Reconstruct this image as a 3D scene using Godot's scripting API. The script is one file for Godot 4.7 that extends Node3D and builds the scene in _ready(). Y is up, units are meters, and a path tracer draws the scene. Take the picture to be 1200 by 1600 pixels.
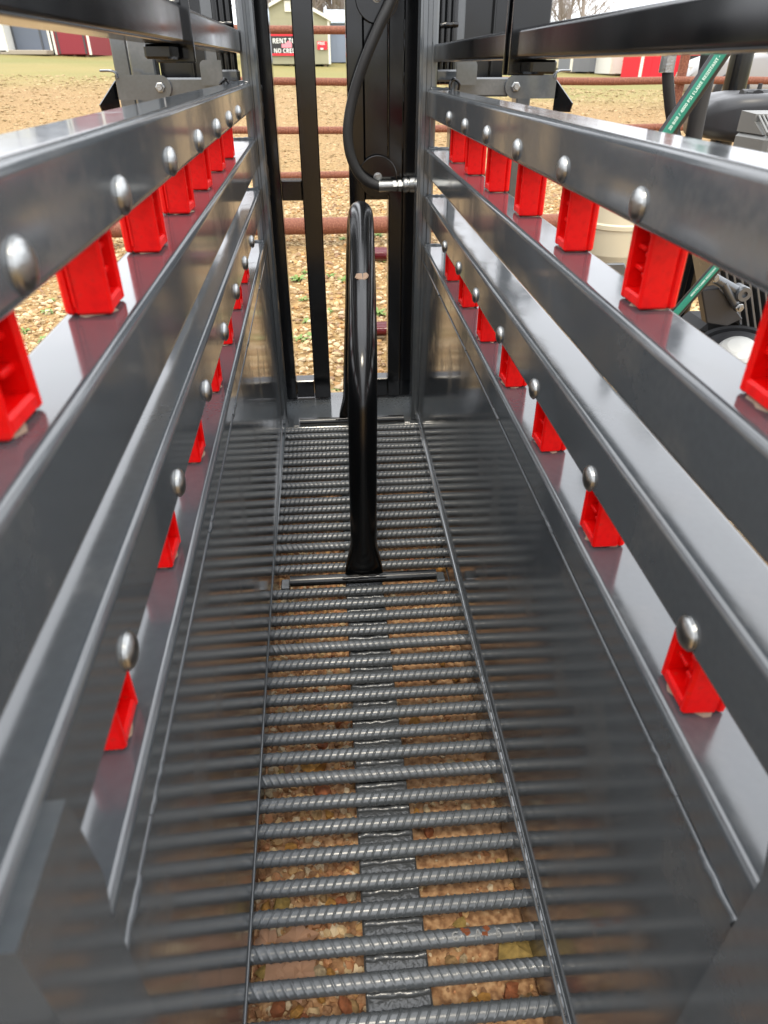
extends Node3D
# A livestock squeeze chute seen from inside, looking down its length (-Z). Units are metres, the grate's top is y = 0.

const CAM := Vector3(0, 1.0, 0)
const FPX := 1050.0            # focal length in pixels of the 1200 x 1600 photograph
var cam_basis: Basis
var rng := RandomNumberGenerator.new()
var M := {}
var used := {}

# ------------------------------------------------------------------ helpers
func numbered(called: String) -> String:
	if not used.has(called):
		used[called] = 0
		return called
	used[called] += 1
	return "%s_%03d" % [called, used[called]]

func tag(o: Node, label: String, category: String, group := "", kind := "") -> Node:
	if label != "": o.set_meta("label", label)
	if category != "": o.set_meta("category", category)
	if group != "": o.set_meta("group", group)
	if kind != "": o.set_meta("kind", kind)
	return o

func thing(called: String, label: String, category: String, at := Vector3.ZERO, turn := 0.0, group := "") -> Node3D:
	var o := Node3D.new()
	o.name = numbered(called)
	add_child(o)
	o.position = at
	o.rotation.y = turn
	tag(o, label, category, group)
	return o

func put(called: String, mesh: Mesh, mat: Material, parent: Node, at := Vector3.ZERO) -> MeshInstance3D:
	var o := MeshInstance3D.new()
	o.name = called
	o.mesh = mesh
	if mat: o.material_override = mat
	parent.add_child(o, true)
	o.position = at
	return o

func top(called: String, mesh: Mesh, mat: Material, label: String, category: String, group := "", kind := "") -> MeshInstance3D:
	var o := put(numbered(called), mesh, mat, self)
	tag(o, label, category, group, kind)
	return o

func ray(u: float, v: float) -> Vector3:
	return cam_basis * Vector3(u - 600.0, 800.0 - v, -FPX)
func px(u: float, v: float, z: float) -> Vector3:      # point of the photo's pixel at depth z
	var d := ray(u, v)
	return CAM + d * (z / d.z)
func px_x(u: float, v: float, x: float) -> Vector3:
	var d := ray(u, v)
	return CAM + d * (x / d.x)
func px_ground(u: float, v: float) -> Vector3:
	var d := ray(u, v).normalized()
	var t := 0.2
	while t < 120.0:
		var p := CAM + d * t
		if p.y < ground_h(p.x, p.z): return p
		t += 0.01 + t * 0.002
	return CAM + d * t

func st_new() -> SurfaceTool:
	var st := SurfaceTool.new()
	st.begin(Mesh.PRIMITIVE_TRIANGLES)
	return st

func tri(st: SurfaceTool, a: Vector3, b: Vector3, c: Vector3, na: Vector3, nb: Vector3, nc: Vector3) -> void:
	var n := na + nb + nc
	if (b - a).cross(c - a).dot(n) > 0.0:
		st.set_normal(na); st.add_vertex(a)
		st.set_normal(nc); st.add_vertex(c)
		st.set_normal(nb); st.add_vertex(b)
	else:
		st.set_normal(na); st.add_vertex(a)
		st.set_normal(nb); st.add_vertex(b)
		st.set_normal(nc); st.add_vertex(c)

func quad(st: SurfaceTool, a: Vector3, b: Vector3, c: Vector3, d: Vector3, n: Vector3) -> void:
	tri(st, a, b, c, n, n, n)
	tri(st, a, c, d, n, n, n)

func quad_n(st: SurfaceTool, a: Vector3, b: Vector3, c: Vector3, d: Vector3, na: Vector3, nb: Vector3, nc: Vector3, nd: Vector3) -> void:
	tri(st, a, b, c, na, nb, nc)
	tri(st, a, c, d, na, nc, nd)

# box with chamfered edges along all axes: lo, hi corners
func box(st: SurfaceTool, lo: Vector3, hi: Vector3, ch := 0.0015, xf := Transform3D.IDENTITY) -> void:
	var c := (lo + hi) * 0.5
	var h := (hi - lo) * 0.5
	ch = minf(ch, minf(h.x, minf(h.y, h.z)) * 0.6)
	var ax := [Vector3.RIGHT, Vector3.UP, Vector3.BACK]
	for i in 3:
		var j := (i + 1) % 3
		var k := (i + 2) % 3
		for s in [-1.0, 1.0]:
			var n: Vector3 = ax[i] * s
			var o: Vector3 = c + n * h[i]
			var ea: Vector3 = ax[j] * (h[j] - ch)
			var eb: Vector3 = ax[k] * (h[k] - ch)
			quad(st, xf * (o - ea - eb), xf * (o + ea - eb), xf * (o + ea + eb), xf * (o - ea + eb), xf.basis * n)
			if ch <= 0.0: continue
			for s2 in [-1.0, 1.0]:      # edge along k between faces i and j
				var n2: Vector3 = ax[j] * s2
				var p1: Vector3 = c + n * h[i] + n2 * (h[j] - ch)
				var p2: Vector3 = c + n * (h[i] - ch) + n2 * h[j]
				quad(st, xf * (p1 - eb), xf * (p1 + eb), xf * (p2 + eb), xf * (p2 - eb), xf.basis * (n + n2).normalized())
	if ch > 0.0:
		for sx in [-1.0, 1.0]:
			for sy in [-1.0, 1.0]:
				for sz in [-1.0, 1.0]:
					var a := c + Vector3(sx * h.x, sy * (h.y - ch), sz * (h.z - ch))
					var b := c + Vector3(sx * (h.x - ch), sy * h.y, sz * (h.z - ch))
					var d := c + Vector3(sx * (h.x - ch), sy * (h.y - ch), sz * h.z)
					var n := (xf.basis * Vector3(sx, sy, sz)).normalized()
					tri(st, xf * a, xf * b, xf * d, n, n, n)

func box_mesh(lo: Vector3, hi: Vector3, ch := 0.0015) -> ArrayMesh:
	var st := st_new()
	box(st, lo, hi, ch)
	return st.commit()

# rounded-rectangle tube along Z, in the XY rectangle lo..hi
func rr_pts(lo: Vector2, hi: Vector2, r: float, seg := 4) -> Array:
	var out := []
	var cs := [Vector2(hi.x - r, hi.y - r), Vector2(lo.x + r, hi.y - r), Vector2(lo.x + r, lo.y + r), Vector2(hi.x - r, lo.y + r)]
	for i in 4:
		for k in seg + 1:
			var a := (i + float(k) / seg) * PI / 2
			var n := Vector2(cos(a), sin(a))
			out.append([cs[i] + n * r, n])
	return out

func extrude_z(st: SurfaceTool, pts: Array, z0: float, z1: float, bow := 0.0) -> void:
	var n := pts.size()
	for i in n:
		var a = pts[i]
		var b = pts[(i + 1) % n]
		var na := Vector3(a[1].x, a[1].y, 0)
		var nb := Vector3(b[1].x, b[1].y, 0)
		quad_n(st, Vector3(a[0].x, a[0].y, z0), Vector3(b[0].x, b[0].y, z0), Vector3(b[0].x, b[0].y, z1), Vector3(a[0].x, a[0].y, z1), na, nb, nb, na)
	for e in [[z0, -signf(z1 - z0)], [z1, signf(z1 - z0)]]:
		var nn := Vector3(0, 0, e[1])
		for i in range(1, n - 1):
			tri(st, Vector3(pts[0][0].x, pts[0][0].y, e[0]), Vector3(pts[i][0].x, pts[i][0].y, e[0]), Vector3(pts[i + 1][0].x, pts[i + 1][0].y, e[0]), nn, nn, nn)

# outline (convex, XY) as a plate between z0 and z1
func plate(st: SurfaceTool, outline: Array, z0: float, z1: float) -> void:
	var n := outline.size()
	var mid := Vector2.ZERO
	for p in outline: mid += p / float(n)
	for i in n:
		var a: Vector2 = outline[i]
		var b: Vector2 = outline[(i + 1) % n]
		var t := (b - a)
		var nn := Vector2(t.y, -t.x).normalized()
		if nn.dot((a + b) * 0.5 - mid) < 0: nn = -nn
		quad(st, Vector3(a.x, a.y, z0), Vector3(b.x, b.y, z0), Vector3(b.x, b.y, z1), Vector3(a.x, a.y, z1), Vector3(nn.x, nn.y, 0))
	for e in [[z0, -signf(z1 - z0)], [z1, signf(z1 - z0)]]:
		var nz := Vector3(0, 0, e[1])
		for i in range(1, n - 1):
			tri(st, Vector3(outline[0].x, outline[0].y, e[0]), Vector3(outline[i].x, outline[i].y, e[0]), Vector3(outline[i + 1].x, outline[i + 1].y, e[0]), nz, nz, nz)

# surface of revolution about local +Z of xf: profile of Vector2(radius, along)
func lathe(st: SurfaceTool, prof: Array, xf: Transform3D, sides := 20, smooth := true) -> void:
	for i in prof.size() - 1:
		var a: Vector2 = prof[i]
		var b: Vector2 = prof[i + 1]
		if a.distance_to(b) < 1e-6: continue
		var t := (b - a).normalized()
		var nn := Vector2(t.y, -t.x)
		for k in sides:
			var f0 := TAU * k / sides
			var f1 := TAU * (k + 1) / sides
			var d0 := Vector3(cos(f0), sin(f0), 0)
			var d1 := Vector3(cos(f1), sin(f1), 0)
			var n0 := d0 * nn.x + Vector3(0, 0, nn.y)
			var n1 := d1 * nn.x + Vector3(0, 0, nn.y)
			if not smooth:
				n0 = (n0 + n1).normalized()
				n1 = n0
			var z := Vector3(0, 0, 1)
			quad_n(st, xf * (d0 * a.x + z * a.y), xf * (d1 * a.x + z * a.y), xf * (d1 * b.x + z * b.y), xf * (d0 * b.x + z * b.y), xf.basis * n0, xf.basis * n1, xf.basis * n1, xf.basis * n0)

func look_xf(at: Vector3, dir: Vector3) -> Transform3D:
	var z := dir.normalized()
	var up := Vector3.UP if absf(z.y) < 0.95 else Vector3.RIGHT
	var x := up.cross(z).normalized()
	return Transform3D(Basis(x, z.cross(x), z), at)

# tube along a path; rad may vary: Array of Vector2(rx, ry) or one float
func sweep(st: SurfaceTool, path: Array, rad, sides := 14, caps := true) -> void:
	var n := path.size()
	var rings := []
	var side := Vector3.ZERO
	for i in n:
		var t: Vector3 = (path[mini(i + 1, n - 1)] - path[maxi(i - 1, 0)]).normalized()
		if i == 0:
			side = t.cross(Vector3.UP)
			if side.length() < 0.05: side = Vector3.RIGHT
			if side.x < 0: side = -side
		side = (side - t * side.dot(t)).normalized()
		var up := side.cross(t)
		var r: Vector2 = rad[i] if rad is Array else Vector2(rad, rad)
		var ring := []
		for k in sides:
			var a := TAU * k / sides
			ring.append([path[i] + side * cos(a) * r.x + up * sin(a) * r.y, (side * cos(a) / r.x + up * sin(a) / r.y).normalized()])
		rings.append(ring)
	for i in n - 1:
		for k in sides:
			var k2 := (k + 1) % sides
			quad_n(st, rings[i][k][0], rings[i][k2][0], rings[i + 1][k2][0], rings[i + 1][k][0], rings[i][k][1], rings[i][k2][1], rings[i + 1][k2][1], rings[i + 1][k][1])
	if caps:
		for e in [0, n - 1]:
			var t: Vector3 = (path[1] - path[0]) if e == 0 else (path[n - 1] - path[n - 2])
			t = t.normalized() * (-1.0 if e == 0 else 1.0)
			for k in range(1, sides - 1):
				tri(st, rings[e][0][0], rings[e][k][0], rings[e][k + 1][0], t, t, t)

func smooth_path(pts: Array, per := 6) -> Array:
	var out := []
	for i in pts.size() - 1:
		var p0: Vector3 = pts[maxi(i - 1, 0)]
		var p1: Vector3 = pts[i]
		var p2: Vector3 = pts[i + 1]
		var p3: Vector3 = pts[mini(i + 2, pts.size() - 1)]
		for k in per:
			var t := float(k) / per
			out.append(0.5 * (2 * p1 + (p2 - p0) * t + (2 * p0 - 5 * p1 + 4 * p2 - p3) * t * t + (3 * p1 - p0 - 3 * p2 + p3) * t * t * t))
	out.append(pts[-1])
	return out

func weld(a: Vector3, b: Vector3, r: float, seedv := 1) -> ArrayMesh:   # a lumpy weld bead
	var st := st_new()
	var g := RandomNumberGenerator.new()
	g.seed = seedv
	var n := maxi(6, int(a.distance_to(b) / 0.006))
	n = mini(n, 90)
	var path := []
	var rad := []
	for i in n + 1:
		path.append(a.lerp(b, float(i) / n) + Vector3(g.randf_range(-1, 1), g.randf_range(-1, 1), g.randf_range(-1, 1)) * r * 0.18)
		var q := r * g.randf_range(0.75, 1.15)
		rad.append(Vector2(q, q))
	sweep(st, path, rad, 8)
	return st.commit()

# ------------------------------------------------------------------ textures and materials
func noise_img(size: int, freq: float, seedv: int, oct := 4, type := FastNoiseLite.TYPE_SIMPLEX_SMOOTH) -> Image:
	var n := FastNoiseLite.new()
	n.seed = seedv
	n.noise_type = type
	n.frequency = freq
	n.fractal_octaves = oct
	return n.get_seamless_image(size, size)

func ramp_tex(img: Image, stops: Array) -> ImageTexture:
	var w := img.get_width()
	var out := Image.create(w, w, false, Image.FORMAT_RGB8)
	var lut := []
	for i in 256:
		var t := i / 255.0
		var c: Color = stops[-1][1]
		for s in stops.size() - 1:
			if t <= stops[s + 1][0]:
				var f := clampf((t - stops[s][0]) / maxf(1e-4, stops[s + 1][0] - stops[s][0]), 0, 1)
				c = (stops[s][1] as Color).lerp(stops[s + 1][1], f)
				break
		lut.append(c)
	for y in w:
		for x in w:
			out.set_pixel(x, y, lut[int(clampf(img.get_pixel(x, y).r, 0, 1) * 255.0)])
	out.generate_mipmaps()
	return ImageTexture.create_from_image(out)

func g(v: float) -> Color: return Color(v, v, v)

func mat(c: Color, rough: float, metal := 0.0) -> StandardMaterial3D:
	var m := StandardMaterial3D.new()
	m.albedo_color = c
	m.roughness = rough
	m.metallic = metal
	m.metallic_specular = 0.5
	return m

func tri_map(m: StandardMaterial3D, s: float) -> StandardMaterial3D:
	m.uv1_triplanar = true
	m.uv1_world_triplanar = true
	m.uv1_scale = Vector3(s, s, s)
	return m

# coating with a patchy film of dust and handling smears: [colour, roughness]
func paint_maps(base: Color, dusty: Color, seedv: int) -> Array:
	var n := 512
	var big := noise_img(n, 0.006, seedv, 5)
	var small := noise_img(n, 0.09, seedv + 1, 3)
	var spots := noise_img(n, 0.05, seedv + 2, 2, FastNoiseLite.TYPE_CELLULAR)
	var ci := Image.create(n, n, false, Image.FORMAT_RGB8)
	var ri := Image.create(n, n, false, Image.FORMAT_RGB8)
	for y in n:
		for x in n:
			var b := big.get_pixel(x, y).r
			var s := small.get_pixel(x, y).r
			var film := smoothstep(0.5, 0.85, b) * (0.35 + 0.65 * s) * 0.5
			var fleck := smoothstep(0.07, 0.02, spots.get_pixel(x, y).r) * smoothstep(0.55, 0.7, s)
			var c := (base * lerpf(0.96, 1.03, s)).lerp(dusty, clampf(film + fleck * 0.6, 0, 1))
			ci.set_pixel(x, y, c)
			ri.set_pixel(x, y, g(clampf(0.115 + film * 0.2 + fleck * 0.3 + (s - 0.5) * 0.03, 0.05, 1)))
	ci.generate_mipmaps()
	ri.generate_mipmaps()
	return [ImageTexture.create_from_image(ci), ImageTexture.create_from_image(ri)]

func make_materials() -> void:
	var smudge := noise_img(256, 0.012, 5, 5)
	var fine := noise_img(256, 0.06, 9, 4)
	var cell := noise_img(512, 0.035, 3, 2, FastNoiseLite.TYPE_CELLULAR)
	# powder-coated grey steel: glossy, with a thin film of handling marks
	var coat := paint_maps(Color(0.282, 0.297, 0.308), Color(0.365, 0.36, 0.35), 61)
	var wv := noise_img(256, 0.016, 77, 2)
	wv.bump_map_to_normal_map(4.0)
	var wave := ImageTexture.create_from_image(wv)
	M.grey = tri_map(mat(Color(1, 1, 1), 1.0), 1.9)
	M.grey.albedo_texture = coat[0]
	M.grey.roughness_texture = coat[1]
	M.grey.metallic_specular = 0.75
	M.grey.normal_enabled = true
	M.grey.normal_texture = wave
	M.grey.normal_scale = 0.014
	var handled := ramp_tex(smudge, [[0.0, g(0.55)], [0.5, g(0.8)], [1.0, g(1.0)]])
	var grain := ramp_tex(fine, [[0.0, g(0.90)], [0.6, g(0.97)], [1.0, g(1.0)]])
	M.black = tri_map(mat(Color(0.022, 0.025, 0.032), 0.17), 2.1)
	M.black.roughness_texture = handled
	M.pipe = tri_map(mat(Color(0.025, 0.027, 0.03), 0.26), 3.0)
	M.pipe.roughness_texture = handled
	M.bar = tri_map(mat(Color(0.31, 0.325, 0.335), 0.36), 5.0)
	M.bar.roughness_texture = handled
	M.bar.albedo_texture = grain
	M.bar.metallic_specular = 0.6
	M.beam = tri_map(mat(Color(0.29, 0.30, 0.31), 0.2), 9.0)
	M.beam.normal_enabled = true
	var nb := noise_img(256, 0.03, 21, 3)
	nb.bump_map_to_normal_map(6.0)
	M.beam.normal_texture = ImageTexture.create_from_image(nb)
	M.beam.normal_scale = 0.4
	M.red = tri_map(mat(Color(1, 1, 1), 0.42), 9.0)
	M.red.albedo_texture = ramp_tex(noise_img(256, 0.03, 93, 5), [[0.0, Color(0.80, 0.01, 0.015)], [0.6, Color(0.88, 0.015, 0.015)], [0.78, Color(0.86, 0.05, 0.04)], [1.0, Color(0.72, 0.22, 0.16)]])
	M.red.metallic_specular = 0.35
	M.red.subsurf_scatter_enabled = true
	M.red.subsurf_scatter_strength = 0.12
	M.zinc = tri_map(mat(Color(0.60, 0.605, 0.60), 0.42, 1.0), 30.0)
	var zn := noise_img(128, 0.05, 95, 3)
	zn.bump_map_to_normal_map(4.0)
	M.zinc.normal_enabled = true
	M.zinc.normal_texture = ImageTexture.create_from_image(zn)
	M.zinc.normal_scale = 0.25
	M.zinc.roughness_texture = handled
	M.hose = mat(Color(0.12, 0.118, 0.115), 0.55)
	M.rubber = mat(Color(0.10, 0.10, 0.105), 0.45)
	M.green = mat(Color(0.0, 0.42, 0.33), 0.5)
	M.print = mat(Color(0.72, 0.80, 0.74), 0.6)
	M.rust = tri_map(mat(Color(1, 1, 1), 0.75), 6.0)
	M.rust.albedo_texture = ramp_tex(noise_img(256, 0.05, 31, 5), [[0.0, Color(0.30, 0.15, 0.10)], [0.5, Color(0.47, 0.27, 0.19)], [1.0, Color(0.60, 0.42, 0.32)]])
	M.rust_spot = mat(Color(0.45, 0.24, 0.12), 0.9)
	M.maroon = mat(Color(0.33, 0.04, 0.08), 0.2)
	M.cream = mat(Color(0.83, 0.79, 0.68), 0.35)
	M.tank = tri_map(mat(Color(0.16, 0.16, 0.165), 0.5), 4.0)
	M.tank.roughness_texture = handled
	M.shroud = mat(Color(0.40, 0.40, 0.385), 0.45)
	M.dark = mat(Color(0.05, 0.05, 0.05), 0.7)
	M.cast = tri_map(mat(Color(0.42, 0.43, 0.44), 0.4, 0.7), 8.0)
	M.cast.roughness_texture = handled
	M.white_dome = mat(Color(0.70, 0.70, 0.68), 0.35)
	# ground
	M.ground = tri_map(mat(Color(1, 1, 1), 0.95), 0.9)
	M.ground.vertex_color_use_as_albedo = true
	M.ground.albedo_texture = ramp_tex(noise_img(512, 0.045, 41, 6), [[0.0, Color(0.52, 0.42, 0.30)], [0.4, Color(0.85, 0.76, 0.62)], [0.7, Color(1, 0.95, 0.85)], [1.0, Color(1, 1, 1)]])
	M.soil = tri_map(mat(Color(1, 1, 1), 0.95), 4.0)
	M.soil.albedo_texture = ramp_tex(noise_img(512, 0.03, 43, 6), [[0.0, Color(0.40, 0.27, 0.18)], [0.5, Color(0.68, 0.52, 0.37)], [1.0, Color(0.88, 0.74, 0.57)]])
	M.stone = mat(Color(1, 1, 1), 0.85)
	M.stone.vertex_color_use_as_albedo = true
	M.rocks = []
	for c in [Color(0.84, 0.62, 0.32), Color(0.80, 0.65, 0.45), Color(0.70, 0.43, 0.28), Color(0.86, 0.77, 0.62), Color(0.78, 0.66, 0.38)]:
		var m := tri_map(mat(c, 0.85), 12.0)
		m.albedo_texture = ramp_tex(noise_img(128, 0.06, 50 + M.rocks.size(), 4), [[0.0, g(0.6)], [1.0, g(1.0)]])
		M.rocks.append(m)
	M.leaf = mat(Color(0.74, 0.58, 0.47), 0.8)
	M.dust = mat(Color(0.55, 0.46, 0.39), 0.95)
	M.weed = mat(Color(0.42, 0.52, 0.24), 0.6)
	M.bark = mat(Color(0.60, 0.555, 0.52), 0.9)

# ------------------------------------------------------------------ terrain
var hn := FastNoiseLite.new()
func ground_h(x: float, z: float) -> float:
	var r := sqrt(x * x + z * z)
	var far := maxf(0.0, r - 3.0)
	var h := -0.125 + far * 0.033 - clampf(x, -60, 60) * 0.024 * smoothstep(4.0, 30.0, r)
	if r > 45.0: h -= (r - 45.0) * 0.02
	return h + hn.get_noise_2d(x * 3.0, z * 3.0) * 0.02 * smoothstep(1.5, 4.0, r)

func _ready() -> void:
	rng.seed = 77
	hn.seed = 4
	hn.frequency = 0.12
	# ---------- camera
	var cam := Camera3D.new()
	cam.name = "camera"
	cam.position = CAM
	cam.rotation_order = EULER_ORDER_YXZ
	cam.rotation = Vector3(deg_to_rad(-33.577), deg_to_rad(-4.4916), 0)
	cam.near = 0.02
	cam.far = 600.0
	cam.fov = rad_to_deg(2.0 * atan(800.0 / FPX))
	var lens := CameraAttributesPhysical.new()
	lens.frustum_focal_length = 12.0 * FPX / 800.0
	lens.frustum_focus_distance = 1.5
	lens.exposure_aperture = 5.4
	lens.frustum_near = 0.02
	lens.frustum_far = 600.0
	cam.attributes = lens
	add_child(cam)
	cam.current = true
	cam_basis = Basis.from_euler(cam.rotation, EULER_ORDER_YXZ)
	# ---------- sky, sun, exposure: bright hazy overcast
	var we := WorldEnvironment.new()
	we.name = "world_environment"
	var env := Environment.new()
	env.background_mode = Environment.BG_SKY
	var sky := Sky.new()
	var sm := ProceduralSkyMaterial.new()
	sm.sky_top_color = Color(0.97, 0.98, 1.0)
	sm.sky_horizon_color = Color(0.76, 0.77, 0.79)
	sm.sky_curve = 0.3
	sm.ground_bottom_color = Color(0.45, 0.36, 0.25)
	sm.ground_horizon_color = Color(0.6, 0.5, 0.38)
	sm.sky_energy_multiplier = 1.5
	var cov := noise_img(512, 0.012, 15, 5)
	var cov2 := Image.create(512, 256, false, Image.FORMAT_RGBA8)
	for y in 256:
		for x in 512:
			var v := cov.get_pixel(x, y * 2).r
			cov2.set_pixel(x, y, Color(1, 1, 1, smoothstep(0.45, 0.85, v) * 0.35))
	sm.sky_cover = ImageTexture.create_from_image(cov2)
	sky.sky_material = sm
	env.sky = sky
	env.tonemap_mode = Environment.TONE_MAPPER_LINEAR
	env.tonemap_exposure = 1.35
	env.sdfgi_enabled = true
	env.ssao_enabled = true
	env.ssil_enabled = true
	we.environment = env
	add_child(we)
	var sun := DirectionalLight3D.new()
	sun.name = "sun"
	sun.light_energy = 0.5
	sun.light_color = Color(1.0, 0.96, 0.89)
	sun.light_angular_distance = 12.0
	sun.shadow_enabled = true
	sun.rotation = Vector3(deg_to_rad(-68), deg_to_rad(-8), 0)
	add_child(sun)
	make_materials()
	build_ground()
	build_floor()
	build_sides()
	build_far_frame()
	build_head_gate()
	build_kneel_pipe()
	build_upper_doors()
	build_background()
	build_power_unit()
	build_small()

func build_ground() -> void:
	var st := st_new()
	var rings := []
	var rs := [0.0]
	var r := 0.15
	while r < 400.0:
		rs.append(r)
		r += maxf(0.12, r * 0.045)
	var na := 160
	var gn := FastNoiseLite.new()
	gn.seed = 8
	gn.frequency = 0.05
	for rr in rs:
		var ring := []
		for k in na:
			var a := TAU * k / na
			var x: float = rr * cos(a)
			var z: float = rr * sin(a)
			var e := 0.05
			var n := Vector3(ground_h(x - e, z) - ground_h(x + e, z), 2 * e, ground_h(x, z - e) - ground_h(x, z + e)).normalized()
			var v := gn.get_noise_2d(x, z)
			var tan := Color(0.275, 0.198, 0.092).lerp(Color(0.32, 0.236, 0.12), 0.5 + 0.5 * gn.get_noise_2d(x * 5 + 90, z * 5))
			var grass := Color(0.16, 0.22, 0.06).lerp(Color(0.30, 0.27, 0.11), 0.5 + 0.5 * gn.get_noise_2d(x * 3, z * 3 + 40))
			var f := smoothstep(17.0, 25.0, rr + v * 10.0)
			ring.append([Vector3(x, ground_h(x, z), z), n, tan.lerp(grass, f * 0.9)])
		rings.append(ring)
	for i in rs.size() - 1:
		for k in na:
			var k2 := (k + 1) % na
			var q := [rings[i][k], rings[i][k2], rings[i + 1][k2], rings[i + 1][k]]
			for t in ([[0, 1, 2], [0, 2, 3]] if i > 0 else [[0, 2, 3]]):
				var a = q[t[0]]
				var b = q[t[1]]
				var c = q[t[2]]
				if (b[0] - a[0]).cross(c[0] - a[0]).y > 0:
					var s = b
					b = c
					c = s
				for w in [a, b, c]:
					st.set_normal(w[1]); st.set_color(w[2]); st.add_vertex(w[0])
	var gr := put(numbered("ground"), st.commit(), M.ground, self)
	tag(gr, "dry tan gravel yard with grass farther off", "ground", "", "structure")
	# bare soil under the grate
	st = st_new()
	var sn := FastNoiseLite.new()
	sn.seed = 12
	sn.frequency = 6.0
	sn.fractal_octaves = 4
	var h := func(x: float, z: float) -> float: return -0.078 + sn.get_noise_2d(x, z) * 0.010
	var step := 0.02
	var nx := 40
	var nz := 120
	for i in nx:
		for j in nz:
			var q := []
			for o in [[0, 0], [1, 0], [1, 1], [0, 1]]:
				var x: float = -0.35 + (i + o[0]) * step
				var z: float = 0.3 - (j + o[1]) * step
				var n := Vector3(h.call(x - 0.01, z) - h.call(x + 0.01, z), 0.02, h.call(x, z - 0.01) - h.call(x, z + 0.01)).normalized()
				q.append([Vector3(x, h.call(x, z), z), n])
			quad_n(st, q[0][0], q[1][0], q[2][0], q[3][0], q[0][1], q[1][1], q[2][1], q[3][1])
	var so := put(numbered("soil"), st.commit(), M.soil, self)
	tag(so, "reddish brown soil under the rebar grate", "soil", "", "structure")

# ------------------------------------------------------------------ the grate
func rebar_mesh(length: float, mirror: float, blank: Array) -> ArrayMesh:
	var st := st_new()
	var na := 36
	var pitch := 0.0128
	var nl := int(length / pitch * 13)
	var r0 := 0.0112
	var rows := []
	for i in nl + 1:
		var x := -length / 2 + length * i / nl
		var row := []
		for k in na:
			var a := TAU * k / na            # 0 = towards +z side seam, PI/2 = up
			var half := fposmod(a, PI) / PI   # 0..1 across the half
			var s := fposmod(x / pitch + mirror * half * 1.45, 1.0)
			var d := minf(s, 1.0 - s)
			var rib := smoothstep(0.125, 0.05, d) * smoothstep(0.0, 0.1, minf(half, 1.0 - half))
			for b in blank:
				if a < PI and x > b[0] and x < b[1] and fposmod((x - b[0]) / (pitch * 2), 1.0) < 0.62: rib = 0.0
			var seam := smoothstep(0.06, 0.02, minf(half, 1.0 - half))
			var r := r0 + 0.0011 * maxf(rib, seam * 0.5)
			row.append(Vector3(x, sin(a) * r, cos(a) * r))
		rows.append(row)
	for i in nl:
		for k in na:
			var k2 := (k + 1) % na
			var ps := [rows[i][k], rows[i][k2], rows[i + 1][k2], rows[i + 1][k]]
			st.set_smooth_group(0)
			# clockwise seen from outside
			for t in [0, 2, 1, 0, 3, 2]: st.add_vertex(ps[t])
	st.generate_normals()
	st.index()
	return st.commit()

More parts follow.
